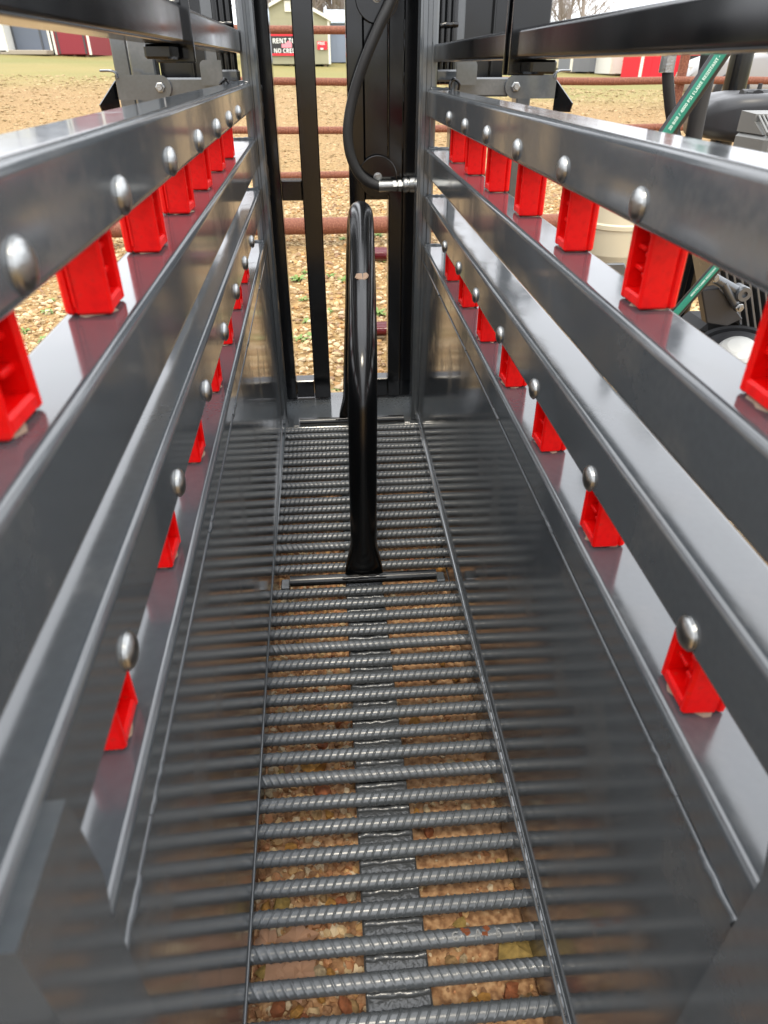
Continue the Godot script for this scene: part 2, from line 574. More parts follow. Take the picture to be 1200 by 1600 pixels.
func build_floor() -> void:
	var f := thing("grate_floor", "grey chute floor of ribbed steel bars welded across a centre beam", "floor grate")
	var x0 := -0.168
	var x1 := 0.268
	var len := x1 - x0
	var ma := rebar_mesh(len, -1.0, [])
	var mb := rebar_mesh(len, 1.0, [])
	var mc := rebar_mesh(len, 1.0, [[0.072, 0.19]])
	var zs := []
	var z := -0.2652
	var i := 0
	while z > -2.03:
		if absf(z + 1.229) > 0.02: zs.append(z)
		z -= 0.04435 if z > -1.25 else 0.0436
	zs.append_array([-0.2209, -0.1765, -0.132, -0.088])
	for q in zs:
		var mesh: ArrayMesh = ma
		var gasa := absf(q + 0.4426) < 0.01
		if gasa: mesh = mc
		elif i % 7 == 3: mesh = mb
		var b := put("rebar", mesh, M.bar, f, Vector3((x0 + x1) / 2, -0.0125 + rng.randf_range(-0.0015, 0.0015), q + rng.randf_range(-0.0015, 0.0015)))
		b.rotation.y = rng.randf_range(-0.004, 0.004)
		b.rotation.x = rng.randf_range(-0.25, 0.25) if not gasa else 0.0
		if gasa:
			var xs := [0.089, 0.121, 0.150, 0.179]
			for k in 4:
				var tm := TextMesh.new()
				tm.text = "GASA"[k]
				tm.font = font("Droid Sans")
				tm.font_size = 32
				tm.pixel_size = 0.0005
				tm.depth = 0.002
				var l := put("letter", tm, M.bar, b, Vector3(xs[k] - 0.006, 0.0113, 0.0037))
				l.rotation = Vector3(deg_to_rad(-72), 0, 0)
			for sp in [[0.097, 0.005], [0.103, 0.006], [0.127, 0.007], [0.131, 0.005], [0.118, 0.003]]:
				var s := put("rust_patch", blob(sp[1], 0.0012, int(sp[0] * 1000)), M.rust_spot, b, Vector3(sp[0] - (x0 + x1) / 2 + 0.048, 0.0098, -0.0025 + rng.randf_range(-0.003, 0.004)))
				s.rotation.x = -0.2
		i += 1
	# centre beam with the weld laid at each bar
	put("centre_beam", box_mesh(Vector3(0.006, -0.05, -2.03), Vector3(0.094, -0.026, -0.05), 0.003), M.beam, f)
	for q in zs:
		var wst := st_new()
		for side in [-1.0, 1.0]:
			var path := []
			var rad := []
			for k in 9:
				path.append(Vector3(0.008 + 0.084 * k / 8.0, -0.0265 + rng.randf_range(-0.0015, 0.0015), q + side * 0.0105 + rng.randf_range(-0.0015, 0.0015)))
				var rr := rng.randf_range(0.0045, 0.0065)
				rad.append(Vector2(rr, rr))
			sweep(wst, path, rad, 8)
		put("weld_bead", wst.commit(), M.beam, f)
	# edge angles of the floor frame
	var kr := st_new()
	kr_angle(kr)
	box(kr, Vector3(0.253, -0.115, -2.3), Vector3(0.32, -0.0265, -0.02), 0.004)
	put("edge_angle", kr.commit(), M.grey, f)
	var kl := st_new()
	var a := Vector3(-0.149, 0, -0.02)
	var b2 := Vector3(-0.1615, 0, -2.06)
	for seg in [[a, b2]]:
		var d: Vector3 = (seg[1] - seg[0])
		var n := Vector3(1, 0, 0)
		var up0 := Vector3(0, -0.06, 0)
		var up1 := Vector3(0, 0.03, 0)
		var w := Vector3(-0.004, 0, 0)
		quad(kl, a + up0, b2 + up0, b2 + up1, a + up1, n)
		quad(kl, a + up0 + w, b2 + up0 + w, b2 + up1 + w, a + up1 + w, -n)
		quad(kl, a + up1, b2 + up1, b2 + up1 + w, a + up1 + w, Vector3.UP)
	box(kl, Vector3(-0.235, -0.115, -2.3), Vector3(-0.170, -0.0265, -0.02), 0.004)
	put("edge_angle", kl.commit(), M.grey, f)
	# plate at the head end
	put("sill_plate", box_mesh(Vector3(-0.32, -0.02, -2.315), Vector3(0.42, -0.002, -2.032), 0.002), M.grey, f)
	put("sill_plate_support", box_mesh(Vector3(-0.30, -0.12, -2.30), Vector3(0.40, -0.0205, -2.24), 0.002), M.grey, f)

func kr_angle(st: SurfaceTool) -> void:
	var xf := Transform3D(Basis(Vector3.UP, -0.0125), Vector3(0.239, 0, 0))
	box(st, Vector3(0, -0.06, -2.06), Vector3(0.004, 0.034, -0.02), 0.001, xf)

func quad_box(st: SurfaceTool, lo: Vector2, hi: Vector2, z0: float, z1: float) -> void:
	box(st, Vector3(lo.x, lo.y, minf(z0, z1)), Vector3(hi.x, hi.y, maxf(z0, z1)), 0.001)

func font(n: String) -> SystemFont:
	var s := SystemFont.new()
	s.font_names = PackedStringArray([n])
	s.font_weight = 700
	return s

func blob(r: float, h: float, seedv: int, n := 11) -> ArrayMesh:      # thin irregular patch lying in XZ
	var st := st_new()
	var gg := RandomNumberGenerator.new()
	gg.seed = seedv
	var ring := []
	for k in n:
		var a := TAU * k / n
		ring.append(Vector3(cos(a), 0, sin(a)) * r * gg.randf_range(0.75, 1.1))
	for k in n:
		var p: Vector3 = ring[k]
		var q: Vector3 = ring[(k + 1) % n]
		var up := Vector3.UP
		tri(st, Vector3(0, h, 0), p * 0.8 + up * h, q * 0.8 + up * h, up, up, up)
		var nn := (p + q).normalized() + up
		quad(st, p, q, q * 0.8 + up * h, p * 0.8 + up * h, nn.normalized())
	return st.commit()

# ------------------------------------------------------------------ sides
func bolt_mesh() -> ArrayMesh:
	var st := st_new()
	var prof := [Vector2(0.0148, 0.0), Vector2(0.0150, 0.0012)]
	for k in 9:
		var a := float(k) / 8 * PI / 2
		prof.append(Vector2(0.0142 * cos(a), 0.0014 + 0.0052 * sin(a)))
	# smooth dome
	var sides := 24
	for i in prof.size() - 1:
		var na := Vector2(prof[i].x / 0.0142, (prof[i].y - 0.0012) / 0.0066)
		var nb := Vector2(prof[i + 1].x / 0.0142, (prof[i + 1].y - 0.0012) / 0.0066)
		if i < 2:
			na = Vector2(1, 0.1)
			nb = na
		for k in sides:
			var d0 := Vector3(cos(TAU * k / sides), sin(TAU * k / sides), 0)
			var d1 := Vector3(cos(TAU * (k + 1) / sides), sin(TAU * (k + 1) / sides), 0)
			var z := Vector3(0, 0, 1)
			quad_n(st, d0 * prof[i].x + z * prof[i].y, d1 * prof[i].x + z * prof[i].y, d1 * prof[i + 1].x + z * prof[i + 1].y, d0 * prof[i + 1].x + z * prof[i + 1].y,
				(d0 * na.x * 0.5 + z * na.y).normalized(), (d1 * na.x * 0.5 + z * na.y).normalized(), (d1 * nb.x * 0.5 + z * nb.y).normalized(), (d0 * nb.x * 0.5 + z * nb.y).normalized())
	return st.commit()

# red moulded block, pocket open towards +X (the inside of the chute); origin at the middle of its foot
func block_mesh(hgt: float) -> ArrayMesh:
	var st := st_new()
	var w := 0.036
	var d := 0.046
	var t := 0.0068
	box(st, Vector3(-w / 2, 0, -d / 2), Vector3(-w / 2 + 0.008, hgt, d / 2), 0.003)         # back
	box(st, Vector3(-w / 2 + 0.0075, 0, d / 2 - t), Vector3(w / 2, hgt, d / 2), 0.0022)      # near wall
	box(st, Vector3(-w / 2 + 0.0075, 0, -d / 2), Vector3(w / 2, hgt, -d / 2 + t), 0.0022)    # far wall
	box(st, Vector3(-w / 2 + 0.0075, 0.0004, -d / 2 + t - 0.002), Vector3(w / 2 - 0.0004, 0.011, d / 2 - t + 0.002), 0.002)
	box(st, Vector3(-w / 2 + 0.0075, 0.006, -0.003), Vector3(w / 2 - 0.010, hgt, 0.003), 0.0012)
	var y := 0.024
	while y < hgt - 0.005:
		box(st, Vector3(-w / 2 + 0.0075, y, -d / 2 + t - 0.001), Vector3(w / 2 - 0.006, y + 0.0045, -0.001), 0.0012)
		box(st, Vector3(-w / 2 + 0.0075, y + 0.004, 0.001), Vector3(w / 2 - 0.006, y + 0.0085, d / 2 - t + 0.001), 0.0012)
		y += 0.018
	box(st, Vector3(-w / 2 + 0.008, hgt * 0.1, d / 2 - 0.0005), Vector3(-w / 2 + 0.0105, hgt, d / 2 + 0.0012), 0.0005)   # mould line
	return st.commit()

func side(sgn: float, at: Vector3, turn: float, rails: Array, weld_y: float, ub: Array, uz: Array, lb: Array, lz: Array, label: String, zfar: float, low_x: float, by1: float, by2: float, bx1: float, bx2: float) -> void:
	# sgn +1: right side (its inside face looks to -X); local x = 0 is the inside face, +out is away from the lane
	var s := thing("chute_side", label, "chute side", at, turn)
	var w := 0.060
	var bolt := bolt_mesh()
	for i in 4:
		var lo: float = rails[i][0]
		var hi: float = rails[i][1]
		var st := st_new()
		var xa := 0.0
		var xb := w * sgn
		extrude_z(st, rr_pts(Vector2(minf(xa, xb), lo), Vector2(maxf(xa, xb), hi), 0.0075, 5), -0.135 if i >= 2 else 0.42, zfar)
		var r := put("rail", st.commit(), M.grey, s)
		var zz := []
		var by := 0.0
		if i == 0:
			zz = uz
			by = by1
		if i == 2:
			zz = lz
			by = by2
		for z in zz:
			var b := put("bolt", bolt, M.zinc, r, Vector3(-0.0002 * sgn, by + rng.randf_range(-0.001, 0.001), z))
			b.rotation = Vector3(0, -sgn * PI / 2, 0)
			b.scale = Vector3(0.92, 0.92, 0.95)
		# fillet weld at the far post
		put("weld_bead", weld(Vector3(0.006 * sgn, hi + 0.001, zfar + 0.004), Vector3(w * sgn, hi + 0.001, zfar + 0.004), 0.004, 20 + i), M.grey, r)
	var h1: float = rails[0][0] - rails[1][1]
	var h2: float = rails[2][0] - rails[3][1]
	var m1 := block_mesh(h1 - 0.0015)
	var m2 := block_mesh(h2 - 0.0015)
	for set in [[ub, m1, rails[1][1], bx1], [lb, m2, rails[3][1], bx2]]:
		for z in set[0]:
			var b := put("latch_block", set[1], M.red, s, Vector3(set[3] * sgn, set[2] + 0.001, z - 0.023))
			b.rotation.y = PI if sgn > 0 else 0.0
			b.rotation.y += rng.randf_range(-0.05, 0.05)
			var d := put("dust_ring", blob(0.0238, 0.0004, int(-z * 1000) + int(sgn) + 7, 19), M.dust, s, Vector3(set[3] * sgn, set[2] + 0.0002, z - 0.022))
			d.scale = Vector3(0.8, 1, 1.0)
			d.set_meta("kind", "stuff")
	# sheet below the lowest rail, leaning a little into the lane, with a folded hem at its foot
	var st2 := st_new()
	var yb := 0.036
	var t := 0.004
	var pts := []
	var nz := 24
	for side_k in [0.0, t]:
		var n := Vector3(-sgn if side_k == 0.0 else sgn, 0, 0)
		for k in nz:
			var z0 := lerpf(-0.2005, zfar, float(k) / nz)
			var z1 := lerpf(-0.2005, zfar, float(k + 1) / nz)
			var o0 := Vector3(side_k * sgn, 0, 0)
			quad(st2, o0 + Vector3(0.004 * sgn, weld_y, z0), o0 + Vector3(0.004 * sgn, weld_y, z1), o0 + Vector3(low_x * sgn, yb, z1), o0 + Vector3(low_x * sgn, yb, z0), n)
	quad(st2, Vector3(low_x * sgn, yb, -0.2005), Vector3(low_x * sgn, yb, zfar), Vector3((low_x + t) * sgn, yb, zfar), Vector3((low_x + t) * sgn, yb, -0.2005), Vector3.DOWN)
	put("side_sheet", st2.commit(), M.grey, s)
	var hem := st_new()
	sweep(hem, [Vector3(low_x * sgn, yb, -0.2005), Vector3(low_x * sgn, yb, zfar)], 0.0022, 10)
	put("hem", hem.commit(), M.grey, s)
	# weld bead and long seam between sheet and rail
	var seam := st_new()
	sweep(seam, [Vector3(0.0025 * sgn, weld_y - 0.001, -0.204), Vector3(0.0025 * sgn, weld_y - 0.001, zfar)], 0.0026, 8)
	put("seam", seam.commit(), M.grey, s)
	for q in [-0.3, -0.66, -0.98, -1.3, -1.7]:
		put("weld_bead", weld(Vector3(0.0025 * sgn, weld_y, q), Vector3(0.0025 * sgn, weld_y, q - 0.05), 0.0036, int(-q * 100)), M.grey, s)
	# short post at the tail end
	var zp := -0.196
	var pst := st_new()
	plate_x(pst, [Vector2(rails[2][1] - 0.006, zp + 0.062), Vector2(rails[2][1] - 0.006, zp - 0.004), Vector2(rails[3][1] + 0.055, zp - 0.008), Vector2(rails[3][1] + 0.03, zp - 0.001), Vector2(-0.10, zp - 0.002), Vector2(-0.10, zp + 0.062)], -0.010 * sgn, 0.057 * sgn)
	put("tail_post", pst.commit(), M.grey, s)
	put("weld_bead", weld(Vector3(0.001 * sgn, weld_y + 0.001, zp - 0.008), Vector3(0.002 * sgn, weld_y - 0.001, zp - 0.06), 0.0042, 5), M.grey, s)

func plate_x(st: SurfaceTool, yz: Array, x0: float, x1: float) -> void:
	var n := yz.size()
	var mid := Vector2.ZERO
	for p in yz: mid += p / float(n)
	for i in n:
		var a: Vector2 = yz[i]
		var b: Vector2 = yz[(i + 1) % n]
		var t := b - a
		var nn := Vector2(t.y, -t.x).normalized()
		if nn.dot((a + b) * 0.5 - mid) < 0: nn = -nn
		quad(st, Vector3(x0, a.x, a.y), Vector3(x0, b.x, b.y), Vector3(x1, b.x, b.y), Vector3(x1, a.x, a.y), Vector3(0, nn.x, nn.y))
	var flat := PackedVector2Array(yz)
	var ids := Geometry2D.triangulate_polygon(flat)
	for e in [[x0, signf(x0 - x1)], [x1, signf(x1 - x0)]]:
		for k in range(0, ids.size(), 3):
			var nx := Vector3(e[1], 0, 0)
			var p: Vector2 = yz[ids[k]]
			var q: Vector2 = yz[ids[k + 1]]
			var r: Vector2 = yz[ids[k + 2]]
			tri(st, Vector3(e[0], p.x, p.y), Vector3(e[0], q.x, q.y), Vector3(e[0], r.x, r.y), nx, nx, nx)

func build_sides() -> void:
	side(1.0, Vector3(0.251, 0, 0), -0.0125, [[0.886, 0.949], [0.746, 0.812], [0.633, 0.695], [0.519, 0.564]], 0.517,
		[-0.369, -0.597, -0.83, -1.06, -1.292, -1.517, -1.729], [-0.37, -0.587, -0.806, -1.026, -1.243, -1.459, -1.666],
		[-0.340, -0.565, -0.782, -1.002, -1.217, -1.435, -1.651], [-0.349, -0.577, -0.806, -1.02, -1.235, -1.435, -1.64],
		"grey steel chute side with red blocks, standing beside the engine unit", -2.05, -0.004, 0.905, 0.647, 0.040, 0.030)
	side(-1.0, Vector3(-0.1408, 0, 0), 0.0195, [[0.902, 0.964], [0.768, 0.838], [0.655, 0.718], [0.543, 0.582]], 0.541,
		[-0.322, -0.535, -0.745, -0.965, -1.167, -1.39, -1.6], [-0.346, -0.56, -0.78, -1.0, -1.215, -1.42, -1.62],
		[-0.327, -0.542, -0.756, -0.978, -1.19, -1.4, -1.6], [-0.34, -0.56, -0.78, -1.0, -1.21, -1.42, -1.62],
		"grey steel chute side with red blocks, opposite the engine unit", -2.05, -0.006, 0.920, 0.670, 0.036, 0.034)

	# black posts of the tail gate, just behind the ends of the sides
	for q in [[-0.205, -0.150, "black tail gate post behind the grey side opposite the engine"], [0.256, 0.311, "black tail gate post behind the grey side near the engine"]]:
		var t := thing("tail_gate_post", q[2], "post", Vector3((q[0] + q[1]) / 2, -0.12, -0.085))
		var st := st_new()
		box(st, Vector3(-0.0275, 0, -0.035), Vector3(0.0275, 0.72, 0.035), 0.006)
		put("tube", st.commit(), M.black, t)
		put("foot_plate", box_mesh(Vector3(-0.05, 0.0, -0.05), Vector3(0.05, 0.008, 0.05), 0.001), M.black, t)

# ------------------------------------------------------------------ frame at the head end
func post(called: String, lo: Vector3, hi: Vector3, m: Material, label: String, group := "", grooved := false) -> void:
	var t := thing(called, label, "post", Vector3((lo.x + hi.x) / 2, lo.y, (lo.z + hi.z) / 2), 0.0, group)
	var h := (hi - lo) / 2
	var st := st_new()
	box(st, Vector3(-h.x, 0, -h.z), Vector3(h.x, hi.y - lo.y, h.z), 0.004)
	put("tube", st.commit(), m, t)
	if grooved:
		put("flange", box_mesh(Vector3(-h.x + 0.006, 0.02, h.z), Vector3(-h.x + 0.018, hi.y - lo.y, h.z + 0.006), 0.002), m, t)
		put("flange", box_mesh(Vector3(h.x - 0.016, 0.02, h.z), Vector3(h.x - 0.004, hi.y - lo.y, h.z + 0.006), 0.002), m, t)

func build_far_frame() -> void:
	post("head_post", Vector3(-0.2005, 0.0, -2.12), Vector3(-0.160, 1.6, -2.056), M.grey, "grey head-end post at the end of the side opposite the engine unit", "", true)
	post("head_post", Vector3(0.254, 0.0, -2.12), Vector3(0.300, 1.6, -2.056), M.grey, "grey head-end post at the end of the side beside the engine unit", "", true)
	for s in [[-0.262, -0.2145, "black column beside the grey head-end post opposite the engine"], [0.305, 0.352, "black column beside the grey head-end post near the engine"]]:
		var t := thing("hinge_column", s[2], "post", Vector3((s[0] + s[1]) / 2, 0, -2.10))
		var w: float = (s[1] - s[0]) / 2
		var st := st_new()
		for k in 3:
			var xc := -w + w * (2 * k + 1) / 3.0
			sweep(st, [Vector3(xc, 0.96, 0), Vector3(xc, 1.6, 0)], w / 3.0 * 1.25, 12)
		box(st, Vector3(-w, 0.96, -0.02), Vector3(w, 1.6, 0.001), 0.002)
		put("rod", st.commit(), M.black, t)
		put("collar", box_mesh(Vector3(-w - 0.006, 0.965, -0.025), Vector3(w + 0.004, 0.992, 0.03), 0.004), M.grey, t)
		put("weld_bead", weld(Vector3(-w, 1.085, 0.02), Vector3(w, 1.088, 0.02), 0.006, 4), M.black, t)
	post("frame_post", Vector3(-0.302, -0.12, -2.22), Vector3(-0.266, 1.6, -2.16), M.grey, "narrow grey frame post behind the open latch arm opposite the engine", "outer frame posts")
	post("frame_post", Vector3(0.358, -0.12, -2.22), Vector3(0.384, 1.6, -2.16), M.grey, "narrow grey frame post behind the latch arm near the engine", "outer frame posts")
	post("frame_post", Vector3(-0.545, -0.12, -2.24), Vector3(-0.503, 1.6, -2.18), M.grey, "outermost grey frame post opposite the engine", "outer frame posts")
	post("frame_post", Vector3(-0.492, -0.12, -2.20), Vector3(-0.430, 1.6, -2.14), M.grey, "wide grey frame post beside the black shield", "outer frame posts")
	post("frame_post", Vector3(0.545, -0.12, -2.24), Vector3(0.585, 0.985, -2.18), M.grey, "short grey frame post under the latch plate near the engine", "outer frame posts")
	for s in [[-0.43, -0.3025, "black sheet-steel shield between grey posts opposite the engine"], [0.3845, 0.505, "black sheet-steel shield behind the latch arm near the engine"]]:
		var t := thing("head_shield", s[2], "steel shield", Vector3((s[0] + s[1]) / 2, 0.93, -2.21))
		var w: float = (s[1] - s[0]) / 2
		put("sheet", box_mesh(Vector3(-w, 0, -0.004), Vector3(w, 0.65, 0.004), 0.001), M.black, t)
		put("rib", box_mesh(Vector3(w * 0.35, 0.0, 0.004), Vector3(w * 0.45, 0.65, 0.02), 0.001), M.black, t)
	var t2 := thing("bent_shield", "dark glossy panel above the latch plate near the engine", "steel shield", Vector3(0.585, 1.055, -2.2))
	put("sheet", box_mesh(Vector3(-0.035, 0, -0.004), Vector3(0.028, 0.55, 0.004), 0.001), M.grey, t2)
	put("flange", box_mesh(Vector3(0.0285, 0, -0.03), Vector3(0.032, 0.55, 0.004), 0.001), M.grey, t2)
	# latch arms on both sides
	for s in [[-1.0, -0.395, "grey latch arm with bolt, on the side opposite the engine"], [1.0, 0.492, "grey latch arm with bolt, on the side near the engine"]]:
		var g0: float = s[0]
		var t := thing("latch_arm", s[2], "latch", Vector3(s[1], 0.93, -2.0))
		var st := st_new()
		var o := [Vector2(0.105 * g0, 0.0), Vector2(0.105 * g0, 0.052)]
		for k in 9:
			var a := PI / 2 + PI * k / 8.0
			o.append(Vector2(cos(a) * 0.026 * g0, 0.026 + sin(a) * 0.026))
		plate(st, o, 0.0, 0.008)
		put("link_plate", st.commit(), M.grey, t)
		var h := smooth_path([Vector3(0.098 * g0, 0.045, 0.004), Vector3(0.102 * g0, 0.056, 0.004), Vector3(0.115 * g0, 0.06, 0.004), Vector3(0.137 * g0, 0.06, 0.004)], 4)
		var hst := st_new()
		sweep(hst, h, _same(h.size(), Vector2(0.013, 0.003)), 8)
		put("hook", hst.commit(), M.grey, t)
		var gst := st_new()
		plate_x(gst, [Vector2(0.04, 0.009), Vector2(-0.03, 0.009), Vector2(-0.03, 0.055), Vector2(-0.01, 0.06)], 0.085 * g0, 0.091 * g0)
		var gu := put("gusset", gst.commit(), M.black, t)
		gu.rotation.y = 0.9 * g0
		gu.position = Vector3(0.05 * g0, 0, 0.05)
		var bst := st_new()
		box(bst, Vector3(minf(-0.16 * g0, -0.012 * g0), 0.004, -0.034), Vector3(maxf(-0.16 * g0, -0.012 * g0), 0.046, -0.002), 0.004)
		put("arm", bst.commit(), M.grey, t)
		var nst := st_new()
		lathe(nst, [Vector2(0.0, 0.022), Vector2(0.006, 0.022), Vector2(0.007, 0.018), Vector2(0.007, 0.014)], Transform3D(Basis.IDENTITY, Vector3(0.0, 0.026, 0)), 12)
		lathe(nst, [Vector2(0.0, 0.0155), Vector2(0.0095, 0.0155), Vector2(0.0115, 0.014), Vector2(0.0115, 0.008)], Transform3D(Basis.IDENTITY, Vector3(0.0, 0.026, 0)), 6, false)
		put("nut", nst.commit(), M.zinc, t)
		var tab := st_new()
		var oo := [Vector2(-0.155 * g0, 0.03), Vector2(-0.155 * g0, 0.082)]
		for k in 6:
			var a := PI / 2 * k / 5.0
			oo.append(Vector2((-0.115 + sin(a) * 0.012) * g0, 0.07 + cos(a) * 0.012))
		oo.append(Vector2(-0.103 * g0, 0.03))
		plate(tab, oo, 0.012, 0.018)
		put("tab", tab.commit(), M.grey, t)
		var hp := smooth_path([Vector3(-0.15 * g0, 0.02, 0.03), Vector3(-0.15 * g0, 0.034, 0.034), Vector3(-0.162 * g0, 0.042, 0.034), Vector3(-0.172 * g0, 0.034, 0.034), Vector3(-0.172 * g0, 0.02, 0.034)], 4)
		var pst := st_new()
		sweep(pst, hp, 0.0035, 8)
		put("pin", pst.commit(), M.black, t)

func _same(n: int, v) -> Array:
	var a := []
	for i in n: a.append(v)
	return a

# ------------------------------------------------------------------ head gate
func build_head_gate() -> void:
	var z := -2.275
	var l := thing("head_gate_leaf", "black tubular head gate leaf of two upright bars", "head gate", Vector3(-0.09, 0.005, z))
	var off := Vector3(0.09, -0.005, 0)
	var bars := [
		["upright_bar", [Vector2(-0.20, 0.006), Vector2(-0.20, 1.6), Vector2(-0.134, 1.6), Vector2(-0.135, 0.006)]],
		["upright_bar", [Vector2(-0.071, 0.008), Vector2(-0.073, 1.6), Vector2(-0.015, 1.6), Vector2(-0.015, 0.008)]],
		["cross_bar", [Vector2(-0.1338, 0.657), Vector2(-0.1338, 0.713), Vector2(-0.0722, 0.713), Vector2(-0.0722, 0.657)]],
		["cross_bar", [Vector2(-0.1343, 0.010), Vector2(-0.1343, 0.073), Vector2(-0.0722, 0.073), Vector2(-0.0722, 0.010)]]]
	for b in bars:
		var st := st_new()
		var o := []
		for p in b[1]: o.append(p + Vector2(off.x, off.y))
		var deep := 0.03 if b[0] == "upright_bar" else 0.026
		plate_poly(st, o, -deep, deep)
		put(b[0], st.commit(), M.black, l)
	for k in 2:
		put("weld_bead", weld(Vector3(-0.168 + 0.09, 0.95 - 0.2 * k, 0.031), Vector3(-0.168 + 0.09, 0.87 - 0.2 * k, 0.031), 0.0035, 60 + k), M.black, l)
	var r := thing("head_gate_leaf", "black head gate leaf with a wide plate, behind the hydraulic hose", "head gate", Vector3(0.18, 0.005, z))
	var of2 := Vector2(-0.18, -0.005)
	var lst := [
		["upright_bar", [Vector2(0.070, 0.006), Vector2(0.073, 1.6), Vector2(0.119, 1.6), Vector2(0.119, 0.006)], -0.03, 0.03],
		["upright_bar", [Vector2(0.190, 0.006), Vector2(0.190, 1.6), Vector2(0.232, 1.6), Vector2(0.232, 0.006)], -0.03, 0.03],
		["upright_bar", [Vector2(0.2328, 0.006), Vector2(0.2328, 1.6), Vector2(0.296, 1.6), Vector2(0.296, 0.006)], -0.03, 0.024],
		["web_plate", [Vector2(0.1195, 0.655), Vector2(0.1195, 1.6), Vector2(0.1895, 1.6), Vector2(0.1895, 0.655)], -0.006, 0.014],
		["cross_bar", [Vector2(0.1195, 0.006), Vector2(0.1195, 0.074), Vector2(0.1895, 0.074), Vector2(0.1895, 0.006)], -0.026, 0.026]]
	for b in lst:
		var st := st_new()
		var o := []
		for p in b[1]: o.append(p + of2)
		plate_poly(st, o, b[2], b[3])
		put(b[0], st.commit(), M.black, r)
	for y in [0.716, 1.148]:
		var d := st_new()
		lathe(d, [Vector2(0.058, 0.0), Vector2(0.058, 0.005), Vector2(0.0565, 0.0065), Vector2(0.0, 0.0065)], Transform3D(Basis.IDENTITY, Vector3(0.157 - 0.18, y, 0.0305)), 40)
		var disc := put("disc", d.commit(), M.black, r)
		var bs := st_new()
		lathe(bs, [Vector2(0.013, 0.0), Vector2(0.013, 0.002), Vector2(0.0095, 0.0025)], Transform3D(Basis.IDENTITY, Vector3(-0.023, y, 0.037)), 24)
		lathe(bs, [Vector2(0.0105, 0.002), Vector2(0.0105, 0.010), Vector2(0.0092, 0.012), Vector2(0.0, 0.012)], Transform3D(Basis.from_euler(Vector3(0, 0, 0.25)), Vector3(-0.023, y, 0.037)), 6, false)
		put("bolt", bs.commit(), M.zinc, disc)
	for k in 3:
		put("weld_bead", weld(Vector3(0.2325 - 0.18, 0.86 + 0.12 * k, 0.026), Vector3(0.2325 - 0.18, 0.79 + 0.12 * k, 0.026), 0.003, 70 + k), M.black, r)
	# hydraulic hose
	var h := thing("hydraulic_hose", "black rubber hydraulic hose curving down to a steel fitting", "hose", px(598, 290, -2.2))
	var pts := []
	for p in [[634, -60, -2.19], [612, 0, -2.185], [593, 40, -2.185], [571, 92, -2.19], [552, 150, -2.2], [543.5, 200, -2.2], [547, 240, -2.2], [560, 270, -2.2], [577, 285, -2.2], [594, 291, -2.2]]:
		pts.append(px(p[0], p[1], p[2]) - h.position)
	var hst := st_new()
	sweep(hst, smooth_path(pts, 8), 0.0145, 16)
	put("hose", hst.commit(), M.hose, h)
	var fx := look_xf(pts[-1] + Vector3(-0.004, 0, 0), Vector3(1, 0.025, 0))
	var f1 := st_new()
	lathe(f1, [Vector2(0.0, 0.0), Vector2(0.0155, 0.0), Vector2(0.0158, 0.002), Vector2(0.0148, 0.042), Vector2(0.011, 0.043)], fx, 18)
	put("ferrule", f1.commit(), M.zinc, h)
	var f2 := st_new()
	lathe(f2, [Vector2(0.010, 0.041), Vector2(0.0165, 0.042), Vector2(0.0165, 0.052), Vector2(0.012, 0.053), Vector2(0.012, 0.056), Vector2(0.0175, 0.057), Vector2(0.0175, 0.067), Vector2(0.011, 0.068), Vector2(0.011, 0.072)], fx, 6, false)
	put("hex_nut", f2.commit(), M.zinc, h)
	var f3 := st_new()
	lathe(f3, [Vector2(0.011, 0.071), Vector2(0.019, 0.072), Vector2(0.021, 0.076), Vector2(0.021, 0.084), Vector2(0.018, 0.086), Vector2(0.018, 0.09), Vector2(0.021, 0.092), Vector2(0.021, 0.13), Vector2(0.0, 0.13)], fx, 20)
	put("coupling", f3.commit(), M.zinc, h)

